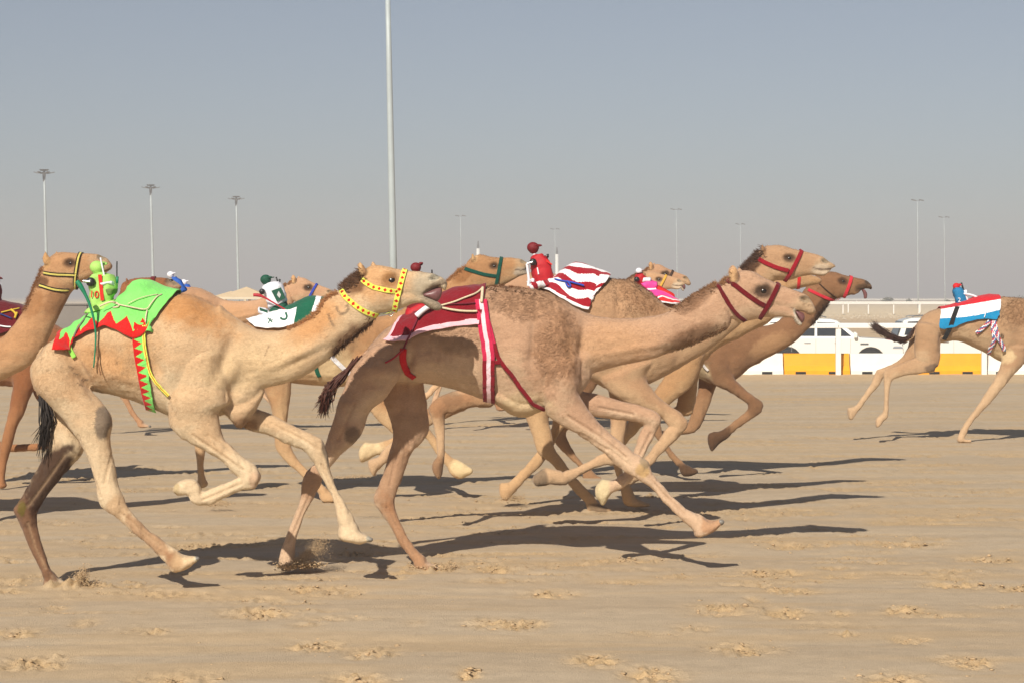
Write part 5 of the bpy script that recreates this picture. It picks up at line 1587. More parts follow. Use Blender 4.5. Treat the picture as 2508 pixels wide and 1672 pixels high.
    # letters on the white panel
    for pts in ([(525, 605), (560, 640)], [(530, 645), (545, 610)], [(545, 625), (565, 620)]):
        c.rope('letter_stroke', z3, pts, .009, plain('green_print_a', GR, rough=.8) if 'green_print_a' not in bpy.data.materials else bpy.data.materials['green_print_a'], lift=-.006)
    c.rope('letter_stroke', z3, [(672, 560), (682, 590), (670, 612), (645, 612), (630, 600)], .012, bpy.data.materials['green_print_a'], lift=-.008)
    c.strap('girth_strap', z3, [(905, 900), (915, 980), (930, 1040), (950, 1080)], .04, solid(GR))
    c.strap('breast_strap', z3, [(1030, 890), (1080, 950), (1140, 1010), (1200, 1060)], .045, solid(WHT))
    return c

# ======== camel in the red and white striped cloth, head highest
def build_striped():
    c = Camel('racing_camel', 'tan camel in red and white striped cloth, highest head, red halter', 17.0, lin(170, 134, 102), lin(202, 172, 136), voxel=.0125, smooth=3)
    c.woolly(z5, 1500, 560, 280, 170, 20).woolly(z7, 640, 430, 140, 100)
    c.loft(st(z5, (290, 640, 290, 980, .1), (400, 580, 400, 1060, .2), (560, 520, 560, 1100, .25), (740, 470, 740, 1130, .275), (890, 405, 880, 1150, .285), (1030, 315, 1010, 1190, .29), (1180, 345, 1150, 1240, .29), (1330, 408, 1290, 1290, .285), (1480, 430, 1430, 1310, .26), (1620, 505, 1560, 1300, .23), (1750, 612, 1690, 1260, .19), (1850, 690, 1810, 1190, .15)), k=3, n=26, p=2.15)
    c.loft(st(z5, (1650, 560, 1640, 1260, .16), (1790, 640, 1830, 1180, .145)) + st(z7, (20, 930, 110, 1440, .13), (170, 830, 290, 1310, .115), (310, 720, 450, 1170, .105), (430, 600, 600, 1030, .098), (540, 480, 730, 830, .092), (630, 400, 840, 690, .09), (700, 330, 930, 605, .088)), k=3, n=22)
    c.loft(st(z7, (715, 305, 850, 590, .085), (790, 217, 925, 600, .098), (890, 188, 1000, 603, .10), (1000, 190, 1085, 600, .096), (1110, 222, 1175, 578, .082), (1220, 252, 1265, 556, .068), (1330, 275, 1365, 540, .062), (1430, 303, 1440, 520, .06), (1505, 338, 1505, 495, .058), (1560, 378, 1555, 475, .05), (1605, 405, 1600, 455, .04), (1630, 425, 1626, 450, .028)), k=3, n=22, p=2.2)
    c.loft(st(z7, (1360, 470, 1380, 545, .05), (1450, 490, 1460, 556, .05), (1530, 485, 1515, 545, .045), (1575, 478, 1560, 505, .03)), k=3, n=14)
    ears(c, z7, 795, 262, 60, 100)
    c.loft(st(z0, (1120, 810, 1270, 830, .12), (1112, 880, 1262, 885, .13), (1128, 940, 1240, 940, .105), (1150, 985, 1212, 985, .08)), lat=-.15)
    c.loft(st(z4, (1900, 60, 1880, 185, .075), (1740, 40, 1760, 178, .068), (1610, 48, 1650, 208, .062), (1500, 95, 1560, 228, .055), (1430, 150, 1510, 242, .05), (1405, 195, 1490, 260, .046)), lat=-.15)
    c.loft(st(z4, (1415, 190, 1545, 205, .05), (1445, 290, 1535, 290, .038), (1468, 430, 1532, 430, .034), (1476, 540, 1532, 545, .04), (1470, 570, 1525, 590, .045)), lat=-.15)
    c.loft(st(z4, (1475, 560, 1530, 580, .045), (1442, 600, 1520, 640, .058), (1440, 665, 1515, 692, .06), (1470, 715, 1500, 722, .05)), lat=-.15)
    c.loft(st(z0, (1160, 850, 1260, 860, .11), (1150, 920, 1240, 930, .1)) + st(z4, (1700, 60, 1720, 180, .065), (1500, 130, 1540, 260, .056), (1330, 225, 1390, 335, .05), (1240, 275, 1330, 370, .048), (1165, 395, 1230, 455, .036), (1085, 480, 1140, 545, .038), (1045, 520, 1100, 600, .044)), lat=.14)
    c.loft(st(z4, (1085, 530, 1060, 625, .045), (1000, 560, 1045, 645, .055), (940, 590, 1010, 690, .06), (955, 655, 1000, 705, .05)), lat=.14)
    # fore
    c.loft(st(z5, (1390, 1150, 1680, 1100, .11)) + st(z6, (1010, -40, 1350, -60, .11), (1080, 70, 1410, 40, .1), (1200, 140, 1480, 120, .078), (1350, 200, 1560, 180, .063), (1470, 258, 1625, 218, .057), (1525, 318, 1678, 280, .055)), lat=-.14)
    c.blob(z6, 1605, 298, 74, 68, -.14, .058)
    c.loft(st(z6, (1520, 335, 1665, 345, .05), (1440, 440, 1550, 462, .04), (1365, 540, 1445, 568, .035), (1305, 625, 1370, 655, .04)), lat=-.14)
    c.loft(st(z6, (1300, 620, 1360, 680, .045), (1240, 665, 1290, 745, .055), (1205, 700, 1235, 775, .055)), lat=-.14)
    c.loft(st(z5, (1360, 1200, 1600, 1200, .1)) + st(z6, (1060, 0, 1300, 0, .09), (1082, 150, 1240, 150, .07), (1082, 280, 1214, 280, .055), (1072, 400, 1196, 400, .05), (1055, 500, 1182, 515, .05)), lat=.13)
    c.blob(z6, 1105, 560, 72, 62, .13, .052)
    c.loft(st(z6, (1110, 515, 1105, 625, .048), (1010, 540, 1040, 618, .038), (900, 600, 930, 660, .034), (800, 650, 830, 712, .037), (735, 660, 770, 752, .045)), lat=.13)
    c.loft(st(z6, (700, 668, 745, 775, .048), (640, 650, 680, 770, .055), (560, 648, 612, 772, .065), (490, 700, 530, 790, .06)), lat=.13)
    c.loft(st(z5, (1150, 1050, 1180, 1250, .2), (1340, 1050, 1350, 1330, .17), (1560, 1050, 1580, 1300, .13)), k=3)
    c.brush(z5, 1500, 620, 120, 150, .012); c.brush(z5, 1390, 650, 30, 150, -.01)
    face(c, z7, (1095, 340), (1510, 370), 130, 8)
    c.brush(z7, 1000, 480, 140, 80, .008)
    c.paint(z7, 640, 430, 130, 90, lin(70, 42, 26), .9, -40); c.paint(z7, 800, 250, 30, 70, lin(120, 84, 56), .6)
    c.paint(z7, 1480, 480, 130, 70, lin(196, 180, 158), .7); c.line(z7, [(1380, 455), (1440, 470), (1520, 472), (1575, 465)], 9, lin(88, 66, 58), .85)
    c.paint(z5, 1600, 560, 260, 120, lin(150, 110, 78), .5, 30); c.paint(z4, 1590, 110, 80, 60, lin(128, 108, 86), .7, 0, 'n', soft=.5); c.paint(z6, 540, 720, 60, 80, lin(96, 84, 70), .7, 0, 'f')
    c.paint(z4, 1490, 640, 60, 80, lin(110, 70, 40), .6)
    c.paint(z4, 1620, 170, 280, 90, lin(140, 94, 58), .5)
    c.finish()
    c.eyes(z7, 1098, 345, .024)
    c.hair('mane', z7, [(560, 450), (620, 380), (690, 310), (760, 300)], 500, .05, (-1, -.2), lin(70, 44, 28), jitter=9, nrm=.4, seed=51)
    h = lin(138, 14, 30)
    c.band('noseband', z7, (1238, 250), (1040, 612), .034, solid(h))
    c.strap('cheek_strap', z7, [(745, 352), (830, 400), (950, 450), (1090, 488)], .036, solid(h))
    SR = lin(150, 14, 32)
    def cloth(u, a, x, y):
        if u > .88: return SR if (a * 13 + math.sin(a * 40) * .4) % 2 < 1 else WHT
        k = (a + .02 * math.sin(u * 14)) / .072
        return WHT if a < .02 else (SR if k % 2 < 1 else WHT)
    c.drape('saddle_cloth', z5, [(640, 470, 700, 470), (700, 500, 800, 440), (830, 530, 900, 385), (920, 580, 980, 325), (1010, 630, 1060, 305), (1090, 665, 1140, 320), (1140, 672, 1220, 360), (1150, 600, 1320, 400)], cloth, nu=140, nt=130, seed=6, wr=.014, off=.03)
    c.rope('rope', z5, [(870, 415), (930, 430), (1000, 440), (1060, 455), (1110, 470)], .008, plain('royal_blue_rope', lin(40, 70, 170), rough=.8))
    c.rope('rope', z5, [(970, 430), (1000, 470), (980, 480), (960, 450)], .008, bpy.data.materials['royal_blue_rope'])
    return c

# ======== dark camel, tongue out
def build_dark():
    c = Camel('racing_camel', 'dark brown camel with tongue hanging out, right of the pack', 21.8, lin(130, 94, 66), lin(164, 128, 94), voxel=.0145, smooth=3)
    c.loft(st(z0, (1390, 800, 1400, 880, .1), (1450, 765, 1460, 890, .2), (1550, 742, 1550, 888, .26), (1640, 748, 1640, 895, .27), (1700, 760, 1700, 920, .27), (1750, 776, 1745, 940, .25), (1800, 790, 1790, 936, .21), (1845, 796, 1832, 903, .16), (1875, 799, 1862, 888, .12)), k=3, n=24, p=2.1)
    c.loft(st(z7, (560, 1080, 660, 1570, .14), (760, 1118, 880, 1468, .125), (890, 1108, 1050, 1380, .115), (1005, 1030, 1170, 1300, .105), (1105, 930, 1290, 1190, .10), (1185, 830, 1390, 1075, .095), (1250, 735, 1480, 965, .09), (1320, 635, 1560, 850, .088)), k=3, n=20)
    c.loft(st(z7, (1340, 600, 1580, 835, .085), (1430, 535, 1660, 812, .095), (1530, 502, 1705, 798, .098), (1620, 498, 1755, 788, .09), (1710, 530, 1805, 768, .078), (1800, 548, 1860, 748, .064), (1890, 570, 1912, 725, .056), (1970, 592, 1965, 700, .052), (2020, 622, 2012, 695, .046), (2050, 668, 2042, 708, .03)), k=3, n=20, p=2.2)
    c.loft(st(z7, (1830, 730, 1840, 775, .04), (1905, 715, 1905, 745, .036)), k=3, n=12)
    ears(c, z7, 1420, 590, 40, 80)
    c.loft(st(z9, (560, 60, 920, 90, .11), (590, 250, 890, 200, .11), (680, 365, 905, 255, .085), (800, 430, 965, 345, .07), (900, 480, 1055, 430, .06), (1010, 545, 1155, 510, .055), (1075, 600, 1240, 565, .055)), lat=-.14)
    c.blob(z9, 1180, 625, 98, 82, -.14, .056)
    c.loft(st(z9, (1090, 640, 1265, 690, .05), (1060, 690, 1190, 745, .045), (950, 780, 1060, 832, .038), (840, 865, 940, 918, .036), (750, 928, 870, 985, .044)), lat=-.14)
    c.loft(st(z9, (745, 925, 872, 985, .045), (680, 922, 790, 1045, .055), (632, 950, 740, 1090, .06), (620, 1040, 705, 1130, .058), (655, 1145, 695, 1140, .045)), lat=-.14)
    c.loft(st(z9, (520, 280, 790, 320, .085), (515, 420, 720, 425, .065), (480, 560, 662, 580, .055), (430, 720, 612, 722, .052), (380, 850, 560, 850, .05), (335, 930, 500, 925, .05)), lat=.13)
    c.loft(st(z9, (400, 870, 430, 960, .045), (220, 890, 250, 965, .036), (60, 920, 80, 1000, .036)), lat=.13)
    c.loft(st(z0, (1440, 840, 1560, 850, .11), (1465, 915, 1580, 915, .1), (1505, 960, 1592, 960, .075), (1542, 1000, 1602, 995, .055), (1575, 1042, 1616, 1030, .045)) + st(z9, (40, 1010, 120, 980, .042), (110, 1112, 182, 1080, .036), (200, 1232, 262, 1192, .036), (268, 1312, 342, 1262, .042)), lat=-.15)
    c.loft(st(z9, (300, 1340, 390, 1300, .045), (325, 1425, 455, 1335, .06), (440, 1430, 500, 1350, .065), (500, 1405, 515, 1368, .05)), lat=-.15)
    c.loft(st(z0, (1415, 840, 1510, 870, .11), (1385, 930, 1450, 960, .085), (1362, 1010, 1405, 1040, .06)) + st(z6, (640, 400, 745, 370, .05), (685, 485, 780, 480, .04), (765, 565, 845, 575, .036), (850, 645, 905, 645, .04)), lat=.14)
    c.loft(st(z6, (865, 660, 945, 660, .045), (880, 745, 985, 700, .06), (1010, 742, 1010, 715, .05)), lat=.14)
    c.brush(z9, 720, 120, 90, 120, .012)
    face(c, z7, (1715, 608), (2005, 622), 105, 15, tone=lin(96, 74, 56))
    c.paint(z9, 470, 220, 190, 140, lin(196, 176, 140), .85, 35, 'n', soft=.6); c.paint(z7, 1500, 900, 160, 90, lin(70, 46, 30), .8, -50); c.paint(z7, 1400, 1080, 80, 60, lin(70, 46, 30), .6)
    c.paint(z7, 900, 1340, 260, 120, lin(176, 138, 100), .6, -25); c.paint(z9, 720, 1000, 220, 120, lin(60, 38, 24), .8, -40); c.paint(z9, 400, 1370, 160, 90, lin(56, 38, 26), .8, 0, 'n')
    c.paint(z9, 1180, 620, 120, 110, lin(96, 66, 44), .5); c.paint(z7, 1950, 690, 110, 50, lin(70, 54, 42), .7)
    c.line(z7, [(1890, 690), (1940, 700), (2030, 710)], 8, lin(40, 28, 24), .9)
    c.finish()
    c.eyes(z7, 1718, 610, .022)
    mo = Camel('x', '', c.D, (1, 1, 1)); mo.loft(st(z7, (1915, 690, 1945, 690, .02), (1935, 720, 1975, 715, .022), (1950, 760, 1995, 755, .022), (1955, 800, 1990, 800, .018)), k=3, n=12)
    c.add('tongue', mo.v, [tuple(f) for f in mo.f], M['mouth'])
    c.hair('throat_hair', z7, [(1540, 870), (1460, 980), (1380, 1070)], 350, .04, (-.2, 1), lin(58, 38, 26), jitter=5, nrm=.3, seed=61)
    h = lin(190, 42, 56)
    c.band('noseband', z7, (1812, 545), (1720, 800), .036, solid(h))
    c.strap('neck_strap', z7, [(1315, 705), (1400, 745), (1520, 800), (1640, 832), (1690, 822)], .034, solid(h))
    c.rope('cord', z7, [(1410, 600), (1480, 670), (1560, 740), (1640, 800)], .006, plain('brown_cord', lin(60, 40, 26), rough=.8), lift=.004)
    c.strap('breast_strap', z9, [(505, 40), (540, 100), (590, 170), (640, 220)], .03, solid(lin(214, 208, 204)), lift=.006)
    return c

# ======== pale camel hidden in the middle, pink rider
def build_pink():
    c = Camel('racing_camel', 'pale tan camel in pink cloth, mostly hidden behind the two tan ones', 18.9, lin(170, 132, 94), lin(200, 168, 128), voxel=.0135, smooth=3)
    c.loft(st(z5, (700, 760, 700, 1040, .1), (840, 690, 840, 1120, .19), (1020, 640, 1020, 1160, .25), (1250, 590, 1250, 1190, .28), (1480, 560, 1480, 1210, .285), (1650, 545, 1640, 1220, .285), (1780, 570, 1770, 1220, .27), (1900, 650, 1890, 1200, .23), (2010, 730, 2010, 1140, .18), (2110, 800, 2110, 1080, .13)), k=3, n=22, p=2.1)
    c.loft(st(z5, (1950, 690, 1980, 1170, .15)) + st(z7, (220, 930, 310, 1360, .13), (420, 880, 510, 1270, .12), (600, 820, 700, 1170, .11), (760, 740, 880, 1080, .10), (880, 640, 1000, 930, .095), (970, 550, 1080, 770, .09)), k=3, n=20)
    c.loft(st(z7, (1000, 500, 1060, 730, .085), (1080, 482, 1130, 705, .095), (1170, 490, 1210, 690, .09), (1250, 505, 1285, 672, .075), (1330, 530, 1355, 655, .06), (1400, 550, 1415, 645, .055), (1450, 575, 1455, 630, .04)), k=3, n=18)
    c.loft(st(z6, (330, -160, 640, -160, .12), (375, 0, 645, 0, .12), (400, 150, 640, 150, .10), (430, 270, 612, 270, .08), (478, 380, 632, 372, .065), (500, 470, 642, 442, .058), (540, 545, 662, 502, .052), (605, 592, 702, 558, .045), (702, 700, 770, 658, .037), (800, 822, 866, 770, .036), (880, 900, 942, 850, .042)), lat=-.15)
    c.loft(st(z6, (885, 905, 950, 855, .045), (918, 990, 1000, 915, .06), (1000, 1003, 1050, 935, .068), (1078, 985, 1085, 950, .05)), lat=-.15)
    c.loft(st(z6, (560, -100, 760, -60, .11), (620, 120, 770, 160, .09), (640, 280, 760, 310, .065), (600, 410, 710, 350, .056), (515, 530, 590, 575, .04), (415, 640, 480, 692, .036), (305, 750, 380, 795, .042)), lat=.14)
    c.loft(st(z6, (300, 760, 365, 815, .045), (235, 760, 330, 850, .06), (230, 850, 300, 890, .055)), lat=.14)
    c.loft(st(z5, (1900, 1000, 2100, 1050, .1)) + st(z6, (1500, -60, 1720, 0, .09), (1380, 100, 1540, 150, .07), (1250, 240, 1370, 290, .056), (1150, 380, 1260, 400, .05), (1100, 480, 1190, 480, .046), (1100, 600, 1160, 600, .038), (1130, 710, 1188, 695, .036), (1162, 800, 1235, 780, .042)), lat=-.13)
    c.loft(st(z6, (1160, 800, 1240, 780, .045), (1185, 920, 1280, 865, .06), (1280, 948, 1320, 890, .065), (1385, 938, 1385, 915, .05)), lat=-.13)
    c.loft(st(z9, (330, 100, 600, 110, .09), (330, 260, 530, 275, .07), (300, 420, 508, 430, .06), (275, 600, 490, 600, .055), (268, 660, 460, 690, .052)), lat=.12)
    c.blob(z9, 370, 680, 98, 66, .12, .052)
    c.loft(st(z9, (340, 640, 350, 745, .048), (160, 650, 165, 735, .038), (-40, 690, -30, 760, .036)), lat=.12)
    c.paint(z6, 520, 380, 70, 130, lin(196, 162, 122), .6); c.paint(z6, 1000, 970, 90, 50, lin(70, 62, 54), .7, 20, 'n')
    c.finish()
    c.strap('cheek_strap', z7, [(1210, 560), (1206, 620), (1200, 690)], .03, solid(lin(190, 40, 40)))
    PK = lin(226, 60, 150)
    c.drape('saddle_cloth', z5, [(1500, 700, 1560, 560), (1620, 680, 1660, 540), (1730, 650, 1740, 545), (1800, 660, 1810, 560), (1880, 660, 1890, 600)], lambda u, a, x, y: WHT if a < .03 or .07 < a < .09 else (PK if a > .1 else lin(214, 40, 40)), nu=80, nt=90, seed=4, off=.05)
    return c

# ======== leader on the right edge, red white blue cloth
def build_leader():
    c = Camel('racing_camel', 'leading camel at the right edge in red, white and blue cloth', 27.4, lin(168, 134, 102), lin(202, 176, 142), voxel=.0145, smooth=3)
    c.woolly(z8, 1660, 420, 160, 150)
    c.loft(st(z8, (840, 520, 850, 620, .09), (890, 450, 910, 670, .17), (980, 405, 1020, 690, .23), (1100, 385, 1130, 665, .26), (1230, 345, 1220, 680, .27), (1390, 296, 1350, 735, .28), (1520, 297, 1470, 800, .285), (1630, 302, 1580, 845, .27), (1740, 315, 1700, 860, .24), (1850, 365, 1830, 850, .2), (1950, 430, 1930, 830, .15)), k=3, n=24, p=2.1)
    c.loft(st(z8, (1850, 380, 1850, 830, .15), (2050, 450, 2080, 760, .125), (2300, 430, 2330, 650, .11), (2500, 330, 2560, 560, .10), (2620, 250, 2720, 470, .09)), k=3, n=20)
    c.loft(st(z8, (2620, 230, 2720, 470, .085), (2720, 190, 2800, 440, .1), (2850, 210, 2890, 410, .09), (2960, 240, 2980, 370, .06), (3030, 290, 3030, 350, .04)), k=3, n=18)
    c.loft(st(z8, (830, 530, 1040, 560, .11), (818, 640, 1045, 640, .125), (815, 740, 1036, 740, .115), (830, 820, 1030, 800, .1), (880, 860, 1015, 868, .08)), lat=-.15)
    c.loft(st(z8, (900, 790, 985, 925, .085), (780, 818, 850, 938, .066), (700, 852, 745, 950, .056), (620, 880, 665, 975, .05), (565, 905, 625, 995, .046)), lat=-.15)
    c.loft(st(z8, (552, 925, 640, 960, .05), (558, 1010, 622, 1020, .038), (562, 1100, 606, 1100, .034), (560, 1200, 601, 1200, .036), (550, 1265, 598, 1290, .042)), lat=-.15)
    c.loft(st(z8, (548, 1265, 597, 1300, .042), (500, 1305, 560, 1335, .055), (490, 1365, 535, 1365, .055), (500, 1388, 518, 1378, .04)), lat=-.15)
    c.loft(st(z8, (800, 560, 1000, 600, .11), (770, 680, 950, 740, .1), (730, 780, 830, 850, .075), (670, 835, 715, 895, .056), (590, 872, 640, 925, .05), (500, 905, 560, 960, .048)), lat=.14)
    c.loft(st(z8, (490, 925, 562, 960, .046), (450, 1020, 505, 1050, .038), (390, 1112, 432, 1135, .034), (335, 1190, 382, 1212, .036), (295, 1218, 350, 1245, .042)), lat=.14)
    c.loft(st(z8, (290, 1218, 350, 1248, .045), (258, 1225, 310, 1300, .055), (272, 1312, 302, 1312, .045)), lat=.14)
    c.loft(st(z8, (1550, 720, 1760, 720, .12), (1540, 850, 1725, 860, .11), (1498, 950, 1642, 950, .08), (1440, 1050, 1562, 1050, .06), (1390, 1120, 1502, 1120, .055), (1355, 1180, 1456, 1180, .052), (1308, 1250, 1382, 1250, .042), (1248, 1330, 1312, 1330, .036), (1208, 1390, 1272, 1390, .042), (1194, 1430, 1256, 1440, .046)), lat=-.14)
    c.loft(st(z8, (1190, 1430, 1252, 1440, .046), (1172, 1502, 1240, 1480, .06), (1280, 1512, 1285, 1480, .05)), lat=-.14)
    c.loft(st(z8, (1700, 780, 1850, 760, .1), (1800, 950, 1900, 900, .07), (1950, 1050, 2000, 1000, .055), (2100, 1200, 2140, 1160, .036), (2200, 1300, 2240, 1260, .045), (2300, 1330, 2310, 1290, .06)), lat=.14)
    c.loft(st(z8, (1380, 650, 1400, 750, .18), (1500, 650, 1520, 830, .15), (1620, 650, 1620, 850, .13)), k=3)
    c.loft(st(z8, (815, 560, 850, 530, .035), (790, 620, 820, 625, .03), (740, 650, 760, 672, .025), (690, 640, 700, 675, .02)), lat=0, n=10)
    c.brush(z8, 1060, 640, 30, 100, -.03, 10); c.brush(z8, 1150, 610, 90, 50, -.012); c.brush(z8, 1600, 600, 60, 160, .014)
    c.paint(z8, 960, 885, 60, 32, lin(110, 92, 76), .85, -18, 'n', soft=.5); c.paint(z8, 1700, 420, 130, 120, lin(140, 102, 70), .5); c.paint(z8, 1560, 790, 100, 60, lin(216, 192, 150), .7)
    c.line(z8, [(1540, 610), (1545, 640)], 6, lin(60, 45, 34), .9); c.line(z8, [(1553, 612), (1558, 642)], 6, lin(60, 45, 34), .9)
    c.finish()
    BLU = lin(20, 128, 176); RD = lin(192, 20, 36)
    def cloth(u, a, x, y):
        Y = (y - 640) * 3.409; X = (x - 2000) * 3.409
        red = 405 + (X - 1030) / 500 * -85
        blu = 478 + (X - 1030) / 500 * -72 + 18 * math.sin((X - 1030) / 160.0)
        return RD if Y < red else (WHT if Y < blu else BLU)
    c.drape('saddle_cloth', z8, [(1018, 558, 1030, 385), (1070, 558, 1090, 382), (1150, 545, 1170, 368), (1240, 512, 1250, 335), (1330, 490, 1340, 305), (1420, 482, 1430, 292), (1495, 490, 1510, 295), (1520, 450, 1522, 296)], cloth, nu=120, nt=130, seed=9, off=.025)
    c.strap('flank_strap', z8, [(1180, 395), (1145, 470), (1115, 550), (1090, 610), (1070, 640)], .06, solid((.012, .012, .012)), lift=.03)
    wv = [lin(60, 110, 160), lin(190, 60, 70), WHT]
    for k, pts in enumerate(([(1455, 500), (1480, 570), (1490, 630), (1460, 700), (1440, 760)], [(1480, 500), (1500, 580), (1520, 640), (1560, 700), (1565, 735)], [(1440, 500), (1400, 540), (1360, 575), (1330, 595)], [(1470, 500), (1470, 580), (1480, 650), (1450, 720)])):
        c.strap('tassel_cord', z8, pts, .05, lambda s, w, k=k: wv[int(s * 28 + w * 3 + k) % 3], both=False, lift=.03, cols=4)
    tassel(c, pp(z8, (830, 540), (800, 620), (740, 665), (660, 650), (580, 610), (530, 575), (480, 535)), 260, lin(58, 32, 22), 71, jit=6, end=10)
    c.rope('rope', z8, [(1420, 340), (1415, 420), (1400, 470)], .006, M['white_cloth'])
    return c

def copy_camel(src, label, eye_src, v_src, eye_dst, D, scale=1.0, tint=(1, 1, 1), strap=None, cloth=None, rot=0.0, keep_cloth=True, skip=()):
    """another animal of the same build farther off, placed by its eye"""
    e0, _ = src.hit(*v_src(*eye_src))
    loc = e0 - src.base_pt; loc[1] = 0
    tgt = unproject(eye_dst[0], eye_dst[1], D)
    r = empty('racing_camel', (0, 0, 0), label, 'camel', src.group)
    R = Matrix.Rotation(rot, 3, 'Y')
    off = R @ Vector((loc[0] * scale, 0, loc[2] * scale))
    r.location = (tgt[0] - off.x, D, tgt[2] - off.z)
    r.scale = (scale,) * 3; r.rotation_euler = (0, rot, 0)
    for ch in list(src.root.children):
        nm = ch.name.split('.')[0]
        if nm in skip: continue
        if nm in ('rope', 'cord', 'girth_strap', 'breast_strap', 'link_strap', 'flank_strap', 'halter_ring', 'coat_hair') or (nm == 'saddle_cloth' and not keep_cloth): continue
        d = ch.copy(); C.objects.link(d); d.parent = r
        if nm in ('body', 'mane', 'throat_hair'): d.color = (*tint, 1)
        m = strap if nm in ('noseband', 'cheek_strap', 'neck_strap') else (cloth if nm == 'saddle_cloth' else None)
        if m is not None:
            d.material_slots[0].link = 'OBJECT'; d.material_slots[0].material = m
    return r
cam_pale = build_pale()
cam_tan = build_tan()
cam_left = build_left()
cam_brown = build_brown()
cam_green = build_green()
cam_striped = build_striped()
cam_dark = build_dark()
cam_pink = build_pink()
cam_leader = build_leader()
copy_camel(cam_tan, 'far camel with blue halter strap, small head above the green cloth', (800, 720), z7, z3(862, 352), 28.5, .97, (1.02, .98, .92), plain('blue_strap', lin(40, 60, 160), rough=.8), plain('blue_cloth', lin(30, 66, 168), rough=.85), skip=('cheek_strap', 'neck_strap'))
copy_camel(cam_striped, 'far pale camel with yellow halter strap behind the pink rider', (1095, 340), z7, z5(1722, 418), 29.5, .98, (1.12, 1.1, 1.08), plain('yellow_strap', lin(206, 158, 60), rough=.8), plain('red_cloth', lin(170, 30, 40), rough=.85), skip=('cheek_strap', 'neck_strap'))
copy_camel(cam_tan, 'far brown camel just showing its nose beyond the yellow-haltered one', (800, 720), z7, z5(1775, 375), 31.0, 1.03, (.9, .84, .78), plain('dark_strap', lin(60, 40, 30), rough=.8), None, skip=('cheek_strap', 'neck_strap', 'saddle_cloth'))
# ---------------------------------------------------------------- small riding machines strapped to the saddles
class Rider:
    def __init__(self, label, v, D, foot):
        self.v = v; self.D = D
        b = unproject(*v(*foot), D)
        self.base = b
        self.root = empty('robot_rider', tuple(b), label, 'robot rider', 'robot riders on the camels')
        self.k = (v(1, 0)[0] - v(0, 0)[0]) * D / F      # metres per view pixel
    def P(self, x, y, lat=0.0):
        return unproject(*self.v(x, y), self.D + lat) - self.base
    def shape(self, name, rows, mat, lat=0.0, p=3.2, ratio=.9, parent=None, n=20, cap=.3):
        c = Camel('x', '', self.D, (1, 1, 1))
        c.loft(st(self.v, *rows), lat=lat, p=p, ratio=ratio, n=n, cap=cap)
        VV = np.array(c.v); VV = VV + (np.stack([vnoise(VV * 30 + 7 * q) - .5 for q in range(3)], axis=1)) * .026
        me = mesh_from(name, VV - self.base, [tuple(f) for f in c.f], True, [mat])
        return link(name, me, parent or self.root)
    def ball(self, name, x, y, r, mat, lat=0.0, sq=(1, 1, 1), parent=None):
        mb = MB(); R = r * self.k
        mb.ball(self.P(x, y, lat), (R * sq[0], R * sq[1], R * sq[2]), 18, 12)
        return mb.build(name, mat, parent or self.root, smooth=True)
    def tube(self, name, pts, r, mat, lat=0.0, parent=None, n=8):
        mb = MB()
        q = [self.P(x, y, lat) for x, y in (resample(np.array(pts, float), 5) if len(pts) > 2 else pts)]
        rr = r if not hasattr(r, '__len__') else list(np.interp(np.linspace(0, 1, len(q)), np.linspace(0, 1, len(r)), r))
        mb.tube(q, rr, n)
        return mb.build(name, mat, parent or self.root, smooth=True)
    def disc(self, name, x, y, r, mat, lat, depth=.02, parent=None):
        mb = MB(); c = Vector(self.P(x, y, lat)); R = r * self.k
        mb.tube([c + Vector((0, depth, 0)), c, c - Vector((0, depth * .6, 0)), c - Vector((0, depth * .7, 0))], [R * .98, R, R * .8, R * .3], 20)
        return mb.build(name, mat, parent or self.root, smooth=True)
    def plate(self, name, poly, mat, lat, depth=.006, parent=None):
        mb = MB(); A = [self.P(x, y, lat) for x, y in poly]
        n = len(A)
        vs_ = [tuple(a) for a in A] + [(a[0], a[1] + depth, a[2]) for a in A]
        mb.add(vs_, [tuple(range(n)), tuple(range(2 * n - 1, n - 1, -1))] + [(i, n + i, n + (i + 1) % n, (i + 1) % n) for i in range(n)])
        return mb.build(name, mat, parent or self.root)
    def text(self, name, s, x, y, h, mat, lat, parent=None, tilt=0.0):
        cu = bpy.data.curves.new(name, 'FONT'); cu.body = s; cu.size = h * self.k * 1.4; cu.extrude = .0015
        cu.align_x = 'CENTER'; cu.align_y = 'CENTER'; cu.offset = .0004
        cu.materials.append(mat)
        tmp = bpy.data.objects.new('tmp', cu); C.objects.link(tmp)
        me = bpy.data.meshes.new_from_object(tmp.evaluated_get(bpy.context.evaluated_depsgraph_get())); bpy.data.objects.remove(tmp)
        o = link(name, me, parent or self.root)
        o.location = self.P(x, y, lat); o.rotation_euler = (rad(90), rad(tilt), 0)
        return o
    def cap_head(self, x, y, r, cap, faceless=None, visor=(1.3, -.25)):
        h = self.ball('head', x, y, r, faceless or cap, sq=(.95, .85, 1.0))
        c = self.ball('cap', x - .05 * r, y - .12 * r, r * 1.06, cap, sq=(1, .92, .9))
        self.shape('visor', [(x + .3 * r, y - .75 * r, x + .45 * r, y - .2 * r, .85 * r * self.k), (x + .9 * r, y + (visor[1] - .45) * r, x + .95 * r, y + (visor[1] - .05) * r, .7 * r * self.k), (x + (visor[0] + .25) * r, y + (visor[1] - .30) * r, x + (visor[0] + .2) * r, y + (visor[1] - .1) * r, .35 * r * self.k)], cap, parent=c, p=2.2, n=14)
        return h, c

